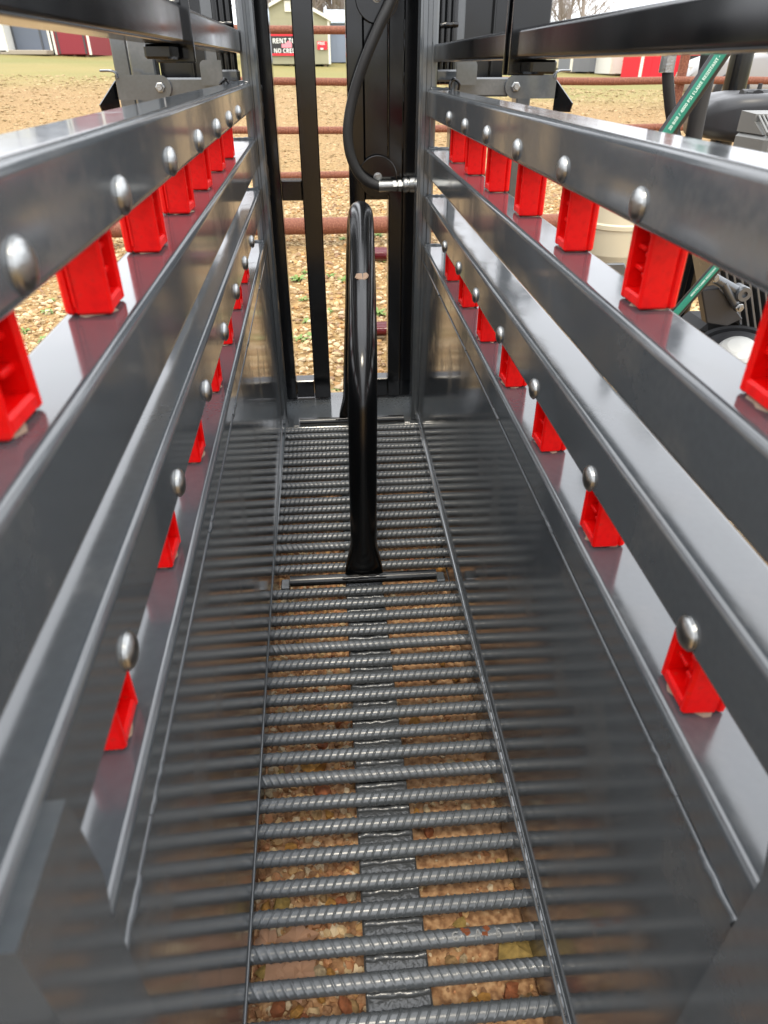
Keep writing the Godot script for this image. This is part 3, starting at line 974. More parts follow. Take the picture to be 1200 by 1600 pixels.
# polygon that may be concave, XY outline between z0 and z1
func plate_poly(st: SurfaceTool, o: Array, z0: float, z1: float) -> void:
	var pv := PackedVector2Array(o)
	var cw := Geometry2D.is_polygon_clockwise(pv)
	var n := o.size()
	var ch := 0.003
	var inner := []
	for i in n:
		var a: Vector2 = o[(i + n - 1) % n]
		var b: Vector2 = o[i]
		var c: Vector2 = o[(i + 1) % n]
		var n1 := Vector2((b - a).y, -(b - a).x).normalized()
		var n2 := Vector2((c - b).y, -(c - b).x).normalized()
		if not cw:
			n1 = -n1
			n2 = -n2
		inner.append(b + (n1 + n2).normalized() * ch / maxf(0.4, (n1 + n2).length() / 2))
	for i in n:
		var a: Vector2 = o[i]
		var b: Vector2 = o[(i + 1) % n]
		var nn := Vector2((b - a).y, -(b - a).x).normalized() * (-1.0 if cw else 1.0)
		quad(st, Vector3(a.x, a.y, z0), Vector3(b.x, b.y, z0), Vector3(b.x, b.y, z1 - ch), Vector3(a.x, a.y, z1 - ch), Vector3(nn.x, nn.y, 0))
		var ia: Vector2 = inner[i]
		var ib: Vector2 = inner[(i + 1) % n]
		quad(st, Vector3(a.x, a.y, z1 - ch), Vector3(b.x, b.y, z1 - ch), Vector3(ib.x, ib.y, z1), Vector3(ia.x, ia.y, z1), Vector3(nn.x, nn.y, 1).normalized())
	var ids := Geometry2D.triangulate_polygon(pv)
	for k in range(0, ids.size(), 3):
		var f := [o[ids[k]], o[ids[k + 1]], o[ids[k + 2]]]
		var i3 := [inner[ids[k]], inner[ids[k + 1]], inner[ids[k + 2]]]
		var b := Vector3(0, 0, -1)
		tri(st, Vector3(f[0].x, f[0].y, z0), Vector3(f[1].x, f[1].y, z0), Vector3(f[2].x, f[2].y, z0), b, b, b)
		tri(st, Vector3(i3[0].x, i3[0].y, z1), Vector3(i3[1].x, i3[1].y, z1), Vector3(i3[2].x, i3[2].y, z1), -b, -b, -b)

# ------------------------------------------------------------------ bent pipe on the grate
func build_kneel_pipe() -> void:
	var t := thing("bent_pipe", "glossy black bent pipe standing over the grate on two foot bars", "bent pipe", Vector3(0.05, 0, -1.23))
	var P := [[0.050, 0.008, -1.232], [0.050, 0.05, -1.233], [0.051, 0.12, -1.235], [0.052, 0.25, -1.240], [0.054, 0.38, -1.247], [0.056, 0.455, -1.262], [0.059, 0.51, -1.305], [0.064, 0.555, -1.39], [0.071, 0.61, -1.52], [0.078, 0.662, -1.66], [0.082, 0.688, -1.75], [0.083, 0.69, -1.82], [0.081, 0.655, -1.885], [0.077, 0.57, -1.93], [0.07, 0.4, -1.975], [0.06, 0.2, -2.02], [0.056, 0.08, -2.05], [0.055, 0.01, -2.062]]
	var path := []
	for p in P: path.append(Vector3(p[0], p[1], p[2]) - t.position)
	path = smooth_path(path, 5)
	var rad := []
	for i in path.size():
		var h: float = path[i].y
		var fl := smoothstep(0.11, 0.012, h)
		rad.append(Vector2(0.030 + 0.014 * fl, 0.030 - 0.016 * fl))
	var st := st_new()
	sweep(st, path, rad, 28)
	put("pipe", st.commit(), M.pipe, t)
	for q in [[-0.122, 0.218, -1.222, 0.004], [-0.121, 0.228, -2.058, 0.006]]:
		var fb := st_new()
		sweep(fb, [Vector3(q[0], q[3], q[2]) - t.position, Vector3(q[1], q[3], q[2]) - t.position], 0.0125, 16)
		var bar := put("foot_bar", fb.commit(), M.pipe, t)
		put("weld_bead", weld(Vector3(0.0, q[3] + 0.012, q[2] + 0.012) - t.position, Vector3(0.10, q[3] + 0.012, q[2] + 0.012) - t.position, 0.0045, 90), M.pipe, bar)
		for e in [q[0] - 0.022, q[1]]:
			put("foot_tab", box_mesh(Vector3(e + 0.001, -0.024, q[2] - 0.016) - t.position, Vector3(e + 0.021, -0.0005, q[2] + 0.016) - t.position, 0.002), M.grey, bar)
	# scuff where the coating has come off
	var sc := put("scuff", blob(0.014, 0.0006, 17, 13), M.dust, t, Vector3(0.0690, 0.6247, -1.478) - t.position)
	sc.rotation = Vector3(0.385, 0, 0)
	sc.scale = Vector3(1.2, 1, 1.0)

# ------------------------------------------------------------------ black upper doors
func build_upper_doors() -> void:
	for s in [[-1.0, -0.195, 1.026, 1.074, -1.24, "black tube upper door frame, opposite the engine unit"], [1.0, 0.288, 1.008, 1.046, -1.215, "black tube upper door frame, beside the engine unit"]]:
		var sg: float = s[0]
		var x: float = s[1]
		var t := thing("upper_door", s[5], "door frame", Vector3(x, s[2], -2.07))
		var xo := 0.05 * sg
		var st := st_new()
		extrude_z(st, rr_pts(Vector2(minf(0, xo), 0), Vector2(maxf(0, xo), s[3] - s[2]), 0.006, 4), 2.5, 0.0)
		put("bottom_rail", st.commit(), M.black, t)
		var zl: float = s[4] + 2.07
		var up := st_new()
		for k in [-0.018, 0.018]:
			box(up, Vector3(minf(-0.006 * sg, xo), -0.02, zl + k - 0.004), Vector3(maxf(-0.006 * sg, xo), 0.6, zl + k + 0.004), 0.0015)
		if sg < 0:
			up = st_new()
			box(up, Vector3(-0.05, -0.022, zl - 0.005), Vector3(0.008, 0.6, zl + 0.005), 0.0015)
		else:
			box(up, Vector3(0.02, -0.02, zl - 0.014), Vector3(0.026, 0.6, zl + 0.014), 0.001)
		put("upright", up.commit(), M.black, t)
		var bk := st_new()
		var zb := zl + 0.022
		box(bk, Vector3(minf(0.012 * sg, 0.05 * sg), -0.018, zb), Vector3(maxf(0.012 * sg, 0.05 * sg), -0.0005, zb + 0.06), 0.003)
		put("stop_bracket", bk.commit(), M.black, t)
		put("weld_bead", weld(Vector3(0.004 * sg, s[3] - s[2] + 0.002, zl + 0.008), Vector3(0.045 * sg, s[3] - s[2] + 0.002, zl + 0.008), 0.005, 33), M.black, t)

# ------------------------------------------------------------------ far things
func shed(called: String, label: String, u0: float, u1: float, zd: float, h: float, deep: float, wallc: Color, roofc: Color, gable: bool, group := "", door := true) -> Node3D:
	var a := px(u0, 100, zd)
	var b := px(u1, 100, zd)
	var w := b.x - a.x
	var cx := (a.x + b.x) / 2
	var base := ground_h(cx, zd) - 0.05
	var t := thing(called, label, "shed", Vector3(cx, base, zd), 0.0, group)
	var wm := mat(wallc, 0.7)
	var rm := mat(roofc, 0.6)
	var tm := mat(Color(0.86, 0.85, 0.80), 0.6)
	for k in 3:
		var sx := (k - 1) * (w / 2 - 0.2)
		put("skid", box_mesh(Vector3(sx - 0.07, -0.2, -deep + 0.1), Vector3(sx + 0.07, 0.12, -0.1), 0.01), mat(Color(0.50, 0.43, 0.34), 0.9), t)
	put("wall", box_mesh(Vector3(-w / 2, 0.12, -deep), Vector3(w / 2, h, 0), 0.01), wm, t)
	# siding grooves as narrow battens
	var n := maxi(3, int(w / 0.4))
	for k in range(1, n):
		put("batten", box_mesh(Vector3(-w / 2 + w * k / n - 0.012, 0.14, 0.0), Vector3(-w / 2 + w * k / n + 0.012, h - 0.02, 0.008), 0.002), wm, t)
	for e in [-1.0, 1.0]:
		put("corner_trim", box_mesh(Vector3(e * w / 2 - 0.05, 0.12, -0.05), Vector3(e * w / 2 + 0.05, h - 0.02, 0.02), 0.005), tm, t)
	var rise := w * 0.225 if gable else deep * 0.22
	var st := st_new()
	if gable:
		var o := 0.12
		plate(st, [Vector2(-w / 2, h), Vector2(w / 2, h), Vector2(0, h + rise)], -deep, -0.002)
		put("gable", st.commit(), wm, t)
		for e in [-1.0, 1.0]:
			var rs := st_new()
			var th := 0.10
			plate(rs, [Vector2(0, h + rise), Vector2(e * (w / 2 + o), h - o * 0.54), Vector2(e * (w / 2 + o), h - o * 0.54 + th), Vector2(0, h + rise + th)], -deep - 0.1, 0.10)
			var rr := put("roof", rs.commit(), rm, t)
			var fs := st_new()
			plate(fs, [Vector2(0, h + rise - 0.02), Vector2(e * (w / 2 + o), h - o * 0.54 - 0.02), Vector2(e * (w / 2 + o), h - o * 0.54 + th + 0.02), Vector2(0, h + rise + th + 0.02)], 0.101, 0.13)
			put("fascia", fs.commit(), tm, rr)
	else:
		for e in [0.0, 1.0]:
			var ps := st_new()
			var zm := -deep / 2
			var ze := 0.2 if e == 0.0 else -deep - 0.2
			plate_x(ps, [Vector2(h + rise, zm), Vector2(h - 0.05, ze), Vector2(h + 0.05, ze), Vector2(h + rise + 0.1, zm)], -w / 2 - 0.15, w / 2 + 0.15)
			put("roof", ps.commit(), rm, t)
	if door:
		var d := put("door", box_mesh(Vector3(-0.55, 0.15, 0.0085), Vector3(0.55, 2.0, 0.04), 0.01), wm, t)
		for e in [-0.58, 0.58]:
			put("jamb", box_mesh(Vector3(e - 0.04, 0.15, 0.009), Vector3(e + 0.04, 2.04, 0.05), 0.005), tm if gable else rm, d)
	return t

func word_mesh(w: String, pixel: float, deep: float) -> TextMesh:
	var tm := TextMesh.new()
	tm.text = w
	tm.font = font("Droid Sans")
	tm.font_size = 48
	tm.pixel_size = pixel
	tm.depth = deep
	tm.horizontal_alignment = HORIZONTAL_ALIGNMENT_LEFT
	return tm

# lays a line of words, one mesh a word, along +X of xf; returns nothing
func words(line: String, pixel: float, deep: float, m: Material, parent: Node, xf: Transform3D, centred := false) -> void:
	var ms := []
	var x := 0.0
	for w in line.split(" "):
		var tm := word_mesh(w, pixel, deep)
		ms.append([tm, x])
		x += tm.get_aabb().end.x + pixel * 15.0
	for q in ms:
		var o := put("word", q[0], m, parent)
		o.transform = xf * Transform3D(Basis.IDENTITY, Vector3(q[1] - (x / 2 if centred else 0.0), 0, 0))

func text(s: String, size: float, m: Material, parent: Node, at: Vector3) -> void:
	words(s, size / 36.0, 0.006, m, parent, Transform3D(Basis.IDENTITY, at))

func build_background() -> void:
	# pipe fence: four thin rails over one thick pipe
	var fz := -5.0
	var f := thing("pipe_fence", "rusty pipe fence panel with four thin rails over a thick pipe", "fence", Vector3(0, ground_h(0, fz), fz))
	var x0 := px(330, 127, fz).x
	var x1 := 4.4
	for v in [46.0, 127.0, 203.0, 273.0]:
		var y := px(500, v, fz).y - f.position.y
		var st := st_new()
		var path := []
		for k in 13: path.append(Vector3(lerpf(x0, x1, k / 12.0), y + sin(k * 1.7 + v) * 0.004, 0))
		sweep(st, path, 0.0215, 12)
		put("rail", st.commit(), M.rust, f)
	var yb := px(500, 353, fz).y - f.position.y
	var bs := st_new()
	sweep(bs, [Vector3(-2.2, yb, 0), Vector3(0, yb, 0), Vector3(x1, yb, 0)], 0.054, 18)
	put("bottom_pipe", bs.commit(), M.rust, f)
	for xx in [x0, px(1070, 120, fz).x, x1]:
		var ps := st_new()
		sweep(ps, [Vector3(xx, -0.2, -0.05), Vector3(xx, 1.55, -0.05)], 0.03, 12)
		put("fence_post", ps.commit(), M.rust, f)
	# maroon bent-tube frame on the ground beyond the head gate
	var m := thing("maroon_frame", "maroon bent tube frame lying on the gravel beyond the head gate", "tube frame", Vector3(0.27, -0.1, -3.2))
	for q in [[0.0, 0.0], [0.035, -0.02]]:
		var lp := []
		for k in 29:
			var a := -PI / 2 + PI * k / 28.0
			lp.append(Vector3(-0.02 + cos(a) * 0.16, 0.205 + sin(a) * 0.175 + q[1] * 0.5, -q[0] * 2.2))
		lp.push_front(Vector3(-0.15, 0.03 + q[1] * 0.5, -q[0] * 2.2))
		lp.append(Vector3(-0.15, 0.38 + q[1] * 0.5, -q[0] * 2.2))
		var ms := st_new()
		sweep(ms, lp, _same(lp.size(), Vector2(0.028, 0.028)), 4)
		put("tube", ms.commit(), M.maroon, m)
	# olive shed with banners
	var s := shed("gable_shed", "olive gable shed with white trim, a rent banner and a red sign", 394, 515.5, -36.0, 1.74, 5.0, Color(0.60, 0.585, 0.48), Color(0.86, 0.85, 0.80), true, "", false)
	put("vent", box_mesh(Vector3(-0.14, 1.98, 0.0), Vector3(0.14, 2.36, 0.05), 0.01), mat(Color(0.86, 0.85, 0.80), 0.6), s)
	var o := s.position
	var bl := px(421, 87, -35.9) - o
	var tr := px(489, 52, -35.9) - o
	var ban := thing("banner", "black and red banner reading RENT TO on the olive shed", "banner", o + Vector3(bl.x, bl.y, 0.05))
	var w := tr.x - bl.x
	var h := tr.y - bl.y
	put("sheet", box_mesh(Vector3(0, 0, 0), Vector3(w, h, 0.02), 0.002), mat(Color(0.16, 0.16, 0.165), 0.6), ban)
	var redm := mat(Color(0.85, 0.16, 0.22), 0.6)
	var pink := mat(Color(0.92, 0.55, 0.60), 0.6)
	var whitem := mat(Color(0.9, 0.9, 0.88), 0.6)
	for e in [[0.0, 0.085], [h - 0.10, h]]:
		put("stripe", box_mesh(Vector3(0, e[0], 0.0205), Vector3(w, e[1], 0.026), 0.001), redm, ban)
	text("RENT TO", 0.185, whitem, ban, Vector3(0.17, h * 0.66, 0.024))
	text("NO CREDIT", 0.165, whitem, ban, Vector3(0.20, h * 0.22, 0.024))
	var em := st_new()
	plate(em, [Vector2(0.56, h * 0.36), Vector2(1.0, h * 0.36), Vector2(1.0, h * 0.58), Vector2(0.86, h * 0.68), Vector2(0.72, h * 0.53), Vector2(0.56, h * 0.53)], 0.0205, 0.027)
	put("emblem", em.commit(), pink, ban)
	var fb := px(496, 77.5, -35.9) - o
	var ft := px(511, 64.5, -35.9) - o
	var fr := thing("red_sign", "small red sign reading FREE on the olive shed", "sign", o + Vector3(fb.x, fb.y, 0.05))
	put("board", box_mesh(Vector3(0, 0, 0), Vector3(ft.x - fb.x, ft.y - fb.y, 0.02), 0.002), redm, fr)
	text("FREE", 0.105, whitem, fr, Vector3(0.02, (ft.y - fb.y) * 0.74, 0.024))
	put("emblem", box_mesh(Vector3(0.13, 0.0, 0.0205), Vector3(0.26, 0.06, 0.025), 0.002), whitem, fr)
	shed("metal_shed", "blue-grey metal shed with a roll-up door, behind the olive shed", 514, 640, -41.0, 1.78, 2.0, Color(0.52, 0.56, 0.63), Color(0.72, 0.76, 0.80), false, "", true)
	# rows of display sheds
	var row := "display sheds across the yard"
	shed("display_shed", "white shed with white corner trim beside the grey porch shed", -60, 17, -37, 2.4, 4, Color(0.84, 0.84, 0.82), Color(0.4, 0.4, 0.42), false, row)
	var porch := shed("display_shed", "blue-grey shed with a plank porch beside the maroon barn", 20, 86, -38, 2.4, 4, Color(0.38, 0.41, 0.46), Color(0.3, 0.31, 0.33), false, row)
	put("porch_deck", box_mesh(Vector3(-1.0, 0.05, 0.05), Vector3(1.0, 0.22, 1.0), 0.02), mat(Color(0.62, 0.58, 0.52), 0.8), porch)
	shed("display_shed", "maroon barn shed with double doors beside the grey porch shed", 92, 145, -38, 2.4, 4, Color(0.52, 0.16, 0.20), Color(0.28, 0.25, 0.25), false, row)
	shed("display_shed", "low white shed beyond the maroon barn", 150, 260, -46, 2.4, 4, Color(0.83, 0.81, 0.80), Color(0.5, 0.5, 0.5), false, row, false)
	shed("display_shed", "cream shed beside the grey shed in the row past the fence rail", 862, 889, -39, 1.5, 2.0, Color(0.80, 0.76, 0.65), Color(0.4, 0.4, 0.4), false, row, false)
	shed("display_shed", "grey shed with a white corner beside the cream shed", 893, 952, -35, 1.5, 2.0, Color(0.46, 0.47, 0.49), Color(0.4, 0.4, 0.4), false, row, false)
	shed("display_shed", "white shed standing between the grey and the red shed", 956, 1001, -33, 1.5, 2.0, Color(0.86, 0.85, 0.82), Color(0.4, 0.4, 0.4), false, row, false)
	var rd := shed("display_shed", "bright red shed at the end of the row, behind the hoses", 1003, 1130, -30, 1.5, 2.0, Color(0.82, 0.10, 0.16), Color(0.3, 0.3, 0.3), false, row, false)
	var q := px(1060, 117, -29.9) - rd.position
	var ns := thing("black_sign", "black sign with a white letter N on the red shed", "sign", rd.position + Vector3(q.x, q.y, 0.05))
	put("board", box_mesh(Vector3(0, 0, 0), Vector3(0.9, 0.62, 0.02), 0.002), mat(Color(0.08, 0.08, 0.08), 0.6), ns)
	text("N", 0.2, whitem, ns, Vector3(0.04, 0.16, 0.024))
	build_car()
	# bare trees behind the sheds
	var kinds := []
	for k in 3: kinds.append(tree_meshes(200 + k))
	var spots := []
	for k in 22: spots.append([400 + k * 11.5 + rng.randf_range(-4, 4), -rng.randf_range(50, 64)])
	for u in [700, 735, 770, 800, 835, 868, 885, 905]: spots.append([u + rng.randf_range(-5, 5), -rng.randf_range(55, 70)])
	var k := 0
	for sp in spots:
		var p := px(sp[0], 90, sp[1])
		var t := thing("bare_tree", "leafless grey-brown tree in the woods behind the sheds", "tree", Vector3(p.x, ground_h(p.x, sp[1]) - 0.2, sp[1]), rng.randf() * TAU, "bare trees behind the sheds")
		put("trunk", kinds[k % 3][0], M.bark, t)
		put("crown", kinds[k % 3][1], M.bark, t)
		t.scale = Vector3.ONE * rng.randf_range(0.85, 1.25)
		k += 1

func tree_meshes(seedv: int) -> Array:
	var gg := RandomNumberGenerator.new()
	gg.seed = seedv
	var trunk := st_new()
	var crown := st_new()
	var path := []
	var rad := []
	for k in 8:
		path.append(Vector3(gg.randf_range(-0.1, 0.1) * k * 0.4, k * 1.25, gg.randf_range(-0.1, 0.1) * k * 0.4))
		var r := 0.17 * (1.0 - k / 9.0)
		rad.append(Vector2(r, r))
	sweep(trunk, path, rad, 7)
	for k in range(1, 8):
		for b in 5:
			branch(crown, gg, path[k], Vector3(gg.randf_range(-1, 1), gg.randf_range(0.35, 1.3), gg.randf_range(-1, 1)).normalized(), 2.6 - k * 0.16, 0.045, 0)
	return [trunk.commit(), crown.commit()]

func branch(st: SurfaceTool, gg: RandomNumberGenerator, at: Vector3, dir: Vector3, length: float, r: float, depth: int) -> void:
	var mid := at + dir * length * 0.5 + Vector3(gg.randf_range(-1, 1), gg.randf_range(-0.4, 1), gg.randf_range(-1, 1)) * length * 0.08
	var end := at + dir * length + Vector3(0, length * 0.1, 0)
	sweep(st, [at, mid, end], [Vector2(r, r), Vector2(r, r) * 0.75, Vector2(r, r) * 0.45], 4, false)
	if depth >= 3: return
	for k in 4:
		var f := gg.randf_range(0.3, 1.0)
		var p := at.lerp(mid, f * 2) if f < 0.5 else mid.lerp(end, f * 2 - 1)
		var d := (dir + Vector3(gg.randf_range(-1, 1), gg.randf_range(-0.3, 1), gg.randf_range(-1, 1)) * 0.8).normalized()
		branch(st, gg, p, d, length * gg.randf_range(0.4, 0.62), maxf(0.008, r * 0.5), depth + 1)

func build_car() -> void:
	var zc := -16.0
	var p := px(1062, 120, zc)
	var base := ground_h(p.x + 2, zc)
	var c := thing("parked_car", "silver car parked beyond the rusty fence rail", "car", Vector3(p.x, base, zc), -0.25)
	var paint := mat(Color(0.62, 0.62, 0.62), 0.22, 0.4)
	var glass := mat(Color(0.04, 0.045, 0.05), 0.05)
	# body cross-sections along x (front at x = 0): [x, half width, sill, shoulder]
	var secs := [[0.0, 0.55, 0.34, 0.62], [0.12, 0.74, 0.26, 0.80], [0.5, 0.86, 0.24, 0.93], [1.25, 0.90, 0.24, 1.02], [2.2, 0.91, 0.24, 1.04], [3.4, 0.90, 0.24, 1.06], [4.1, 0.84, 0.28, 1.08], [4.45, 0.72, 0.36, 0.98]]
	var st := st_new()
	var rings := []
	for s in secs:
		var ring := []
		for pt in rr_pts(Vector2(-s[1], s[2]), Vector2(s[1], s[3]), 0.16, 5): ring.append(Vector3(s[0], pt[0].y, pt[0].x))
		rings.append(ring)
	_loft(st, rings)
	put("body", st.commit(), paint, c)
	var cab := st_new()
	var cr := []
	for s in [[1.15, 0.78, 1.0, 1.03], [1.9, 0.66, 1.0, 1.46], [2.6, 0.64, 1.0, 1.52], [3.3, 0.64, 1.0, 1.47], [4.1, 0.74, 1.0, 1.06]]:
		var ring := []
		for pt in rr_pts(Vector2(-s[1], s[2]), Vector2(s[1], s[3]), 0.014 if s[3] < 1.1 else 0.12, 5): ring.append(Vector3(s[0], pt[0].y, pt[0].x))
		cr.append(ring)
	_loft(cab, cr)
	put("cabin", cab.commit(), paint, c)
	for wd in [[[1.42, 1.06], [1.92, 1.38], [2.35, 1.42], [2.35, 1.06]], [[2.45, 1.06], [2.45, 1.42], [3.1, 1.40], [3.7, 1.12], [3.7, 1.06]]]:
		for e in [-1.0, 1.0]:
			var ws := st_new()
			var o := []
			for q in wd: o.append(Vector2(q[0], q[1]))
			plate_poly(ws, o, 0.0, 0.02)
			var wi := put("window", ws.commit(), glass, c, Vector3(0, 0, 0.735 * e))
			if e < 0: wi.position.z = -0.755
			wi.rotation.x = -0.22 * e
			wi.position += Vector3(0, 0, 0.24 * e)
	for xw in [0.85, 3.55]:
		for e in [-1.0, 1.0]:
			var ws := st_new()
			lathe(ws, [Vector2(0.0, -0.1), Vector2(0.31, -0.1), Vector2(0.33, -0.07), Vector2(0.33, 0.07), Vector2(0.31, 0.1), Vector2(0.21, 0.1)], Transform3D(Basis.IDENTITY, Vector3(xw, 0.33, 0.83 * e)), 24)
			var wh := put("wheel", ws.commit(), M.rubber, c)
			var rs := st_new()
			lathe(rs, [Vector2(0.21, 0.1 * e), Vector2(0.19, 0.07 * e), Vector2(0.0, 0.085 * e)], Transform3D(Basis.IDENTITY, Vector3(xw, 0.33, 0.83 * e)), 20)
			put("rim", rs.commit(), M.cast, wh)
	for e in [-0.5, 0.5]:
		put("headlight", box_mesh(Vector3(0.06, 0.62, e - 0.14), Vector3(0.2, 0.76, e + 0.14), 0.03), M.white_dome, c)
	for e in [-1.0, 1.0]:
		put("mirror", box_mesh(Vector3(1.35, 1.02, 0.93 * e - 0.1), Vector3(1.5, 1.16, 0.93 * e + 0.1), 0.04), paint, c)

func _loft(st: SurfaceTool, rings: Array) -> void:
	var n: int = rings[0].size()
	for i in rings.size() - 1:
		var mid := Vector3.ZERO
		for v in rings[i]: mid += v / float(n)
		for k in n:
			var k2 := (k + 1) % n
			var ns := []
			for w in [[i, k], [i, k2], [i + 1, k2], [i + 1, k]]:
				var rg: Array = rings[w[0]]
				var tng: Vector3 = rg[(w[1] + 1) % n] - rg[(w[1] + n - 1) % n]
				var al: Vector3 = rings[mini(w[0] + 1, rings.size() - 1)][w[1]] - rings[maxi(w[0] - 1, 0)][w[1]]
				var nn := tng.cross(al).normalized()
				if nn.dot(rg[w[1]] - mid) < 0: nn = -nn
				ns.append(nn)
			quad_n(st, rings[i][k], rings[i][k2], rings[i + 1][k2], rings[i + 1][k], ns[0], ns[1], ns[2], ns[3])
	for e in [0, rings.size() - 1]:
		var nn := Vector3(-1 if e == 0 else 1, 0, 0)
		for k in range(1, n - 1): tri(st, rings[e][0], rings[e][k], rings[e][k + 1], nn, nn, nn)

# ------------------------------------------------------------------ engine unit outside the chute
func build_power_unit() -> void:
	var z := -1.85
	var e := thing("engine_unit", "small petrol engine with black tank, grey shroud and cream air cleaner", "engine", Vector3(1.05, -0.12, z))
	var O := e.position
	# fuel tank: rounded block
	var tk := st_new()
	var a := px(1092, 200, z) - O
	var rings := []
	for s in [[0.0, 0.02, 0.055], [0.018, 0.075, 0.02], [0.06, 0.10, 0.006], [0.12, 0.115, 0.0], [0.30, 0.115, 0.0], [0.36, 0.10, 0.01], [0.385, 0.06, 0.05]]:
		var ring := []
		for pt in rr_pts(Vector2(-s[1] * 1.15, s[2] * 0.5), Vector2(s[1] * 1.15, 0.125 - s[2]), minf(0.03, (0.125 - s[2] * 1.5) * 0.45), 6): ring.append(Vector3(a.x + s[0], a.y - 0.03 + pt[0].y * 0.84, pt[0].x - 0.04))
		rings.append(ring)
	_loft(tk, rings)
	put("fuel_tank", tk.commit(), M.tank, e)
	var cp := st_new()
	var capat := px(1185, 144, z) - O
	lathe(cp, [Vector2(0.026, -0.03), Vector2(0.028, -0.012), Vector2(0.0, -0.012)], look_xf(capat, Vector3.UP), 20)
	for k in 6:
		var aa := TAU * k / 6
		sweep(cp, [capat + Vector3(0, -0.004, 0), capat + Vector3(cos(aa) * 0.042, -0.004, sin(aa) * 0.042)], _same(2, Vector2(0.014, 0.010)), 8)
	lathe(cp, [Vector2(0.036, -0.012), Vector2(0.038, 0.0), Vector2(0.03, 0.006), Vector2(0.0, 0.007)], look_xf(capat, Vector3.UP), 20)
	lathe(cp, [Vector2(0.006, 0.0), Vector2(0.005, 0.018), Vector2(0.0, 0.018)], look_xf(capat, Vector3.UP), 8)
	put("fuel_cap", cp.commit(), M.rubber, e)
	# shroud with louvre slots
	var z2 := -1.55
	var zz := z2 - z
	var b := px(1148, 205, z2 - 0.10) - O
	var sh := put("shroud", box_mesh(Vector3(b.x, b.y - 0.12, zz - 0.10), Vector3(b.x + 0.26, b.y, zz + 0.03), 0.008), M.shroud, e)
	var tp := st_new()
	plate_x(tp, [Vector2(b.y + 0.0005, zz + 0.008), Vector2(b.y + 0.022, zz - 0.036), Vector2(b.y + 0.036, zz - 0.0365), Vector2(b.y + 0.040, zz - 0.098), Vector2(b.y + 0.0005, zz - 0.098)], b.x + 0.003, b.x + 0.26)
	box(tp, Vector3(b.x + 0.003, b.y + 0.0005, zz + 0.018), Vector3(b.x + 0.26, b.y + 0.008, zz + 0.029), 0.002)
	put("shroud_top", tp.commit(), M.shroud, e)
	for k in 22:
		var sl := st_new()
		var xk := b.x + 0.004 + k * 0.0088
		sweep(sl, [Vector3(xk, b.y + 0.005, zz + 0.022), Vector3(xk + 0.006, b.y + 0.034, zz - 0.038)], _same(2, Vector2(0.0026, 0.0022)), 6)
		put("louvre", sl.commit(), M.shroud, sh)
	# cream air cleaner bowl
	var c := px(966, 345, z) - O
	var ac := st_new()
	lathe(ac, [Vector2(0.0, -0.105), Vector2(0.05, -0.105), Vector2(0.072, -0.095), Vector2(0.08, -0.075), Vector2(0.084, -0.012), Vector2(0.087, -0.010), Vector2(0.087, 0.0), Vector2(0.083, 0.004), Vector2(0.08, 0.06), Vector2(0.06, 0.09), Vector2(0.0, 0.095)], look_xf(c, Vector3.UP), 36)
	put("air_cleaner", ac.commit(), M.cream, e)
	# crankcase with cooling fins, bracket, pulley, cowl
	var cc := px(1170, 500, z) - O
	put("crankcase", box_mesh(Vector3(cc.x - 0.12, cc.y - 0.3, -0.18), Vector3(cc.x + 0.28, cc.y - 0.02, -0.02), 0.02), M.dark, e)
	for k in 9:
		var fz := px(1120 + k * 12, 440 + k * 6.0, z + 0.02) - O
		var fs := put("cooling_fin", box_mesh(Vector3(-0.006, -0.10, -0.12), Vector3(0.001, 0.09, 0.03), 0.001), M.cast, e, fz)
		fs.rotation = Vector3(0, 0, 0.42)
	var br := st_new()
	var b1 := px(1112, 432, z + 0.12) - O
	var b2 := px(1157, 457, z + 0.12) - O
	var b3 := px(1150, 478, z + 0.12) - O
	sweep(br, [b1, b2], _same(2, Vector2(0.012, 0.012)), 12)
	sweep(br, [b1.lerp(b2, 0.4), b3], _same(2, Vector2(0.014, 0.010)), 10)
	lathe(br, [Vector2(0.008, 0.022), Vector2(0.018, 0.022), Vector2(0.02, 0.016), Vector2(0.02, -0.02)], Transform3D(Basis.IDENTITY, b2), 20)
	lathe(br, [Vector2(0.0, 0.014), Vector2(0.008, 0.014), Vector2(0.008, 0.022)], Transform3D(Basis.IDENTITY, b2), 14)
	put("cast_bracket", br.commit(), M.cast, e)
	for q in [b1, b3]:
		var nb := st_new()
		lathe(nb, [Vector2(0.012, 0.0), Vector2(0.012, 0.02), Vector2(0.01, 0.022), Vector2(0.0, 0.022)], Transform3D(Basis.IDENTITY, q), 6, false)
		lathe(nb, [Vector2(0.006, 0.02), Vector2(0.006, 0.027), Vector2(0.0, 0.027)], Transform3D(Basis.IDENTITY, q), 12)
		put("bolt", nb.commit(), M.zinc, e)
	var pu := px(1150, 560, z + 0.15) - O
	var ps := st_new()
	var tilt := look_xf(pu, Vector3(-0.25, 1.0, 0.35))
	lathe(ps, [Vector2(0.125, -0.05), Vector2(0.128, 0.0), Vector2(0.12, 0.015), Vector2(0.108, 0.016), Vector2(0.105, 0.004), Vector2(0.092, 0.004), Vector2(0.09, 0.02), Vector2(0.075, 0.022), Vector2(0.0, 0.022)], tilt, 40)
	put("flywheel_cover", ps.commit(), M.tank, e)
	var dm := st_new()
	lathe(dm, [Vector2(0.054, 0.02), Vector2(0.053, 0.030), Vector2(0.045, 0.040), Vector2(0.03, 0.048), Vector2(0.0, 0.05)], tilt, 28)
	put("dome_cap", dm.commit(), M.white_dome, e)
	var bk := st_new()
	var k1 := px(1093, 452, z + 0.1) - O
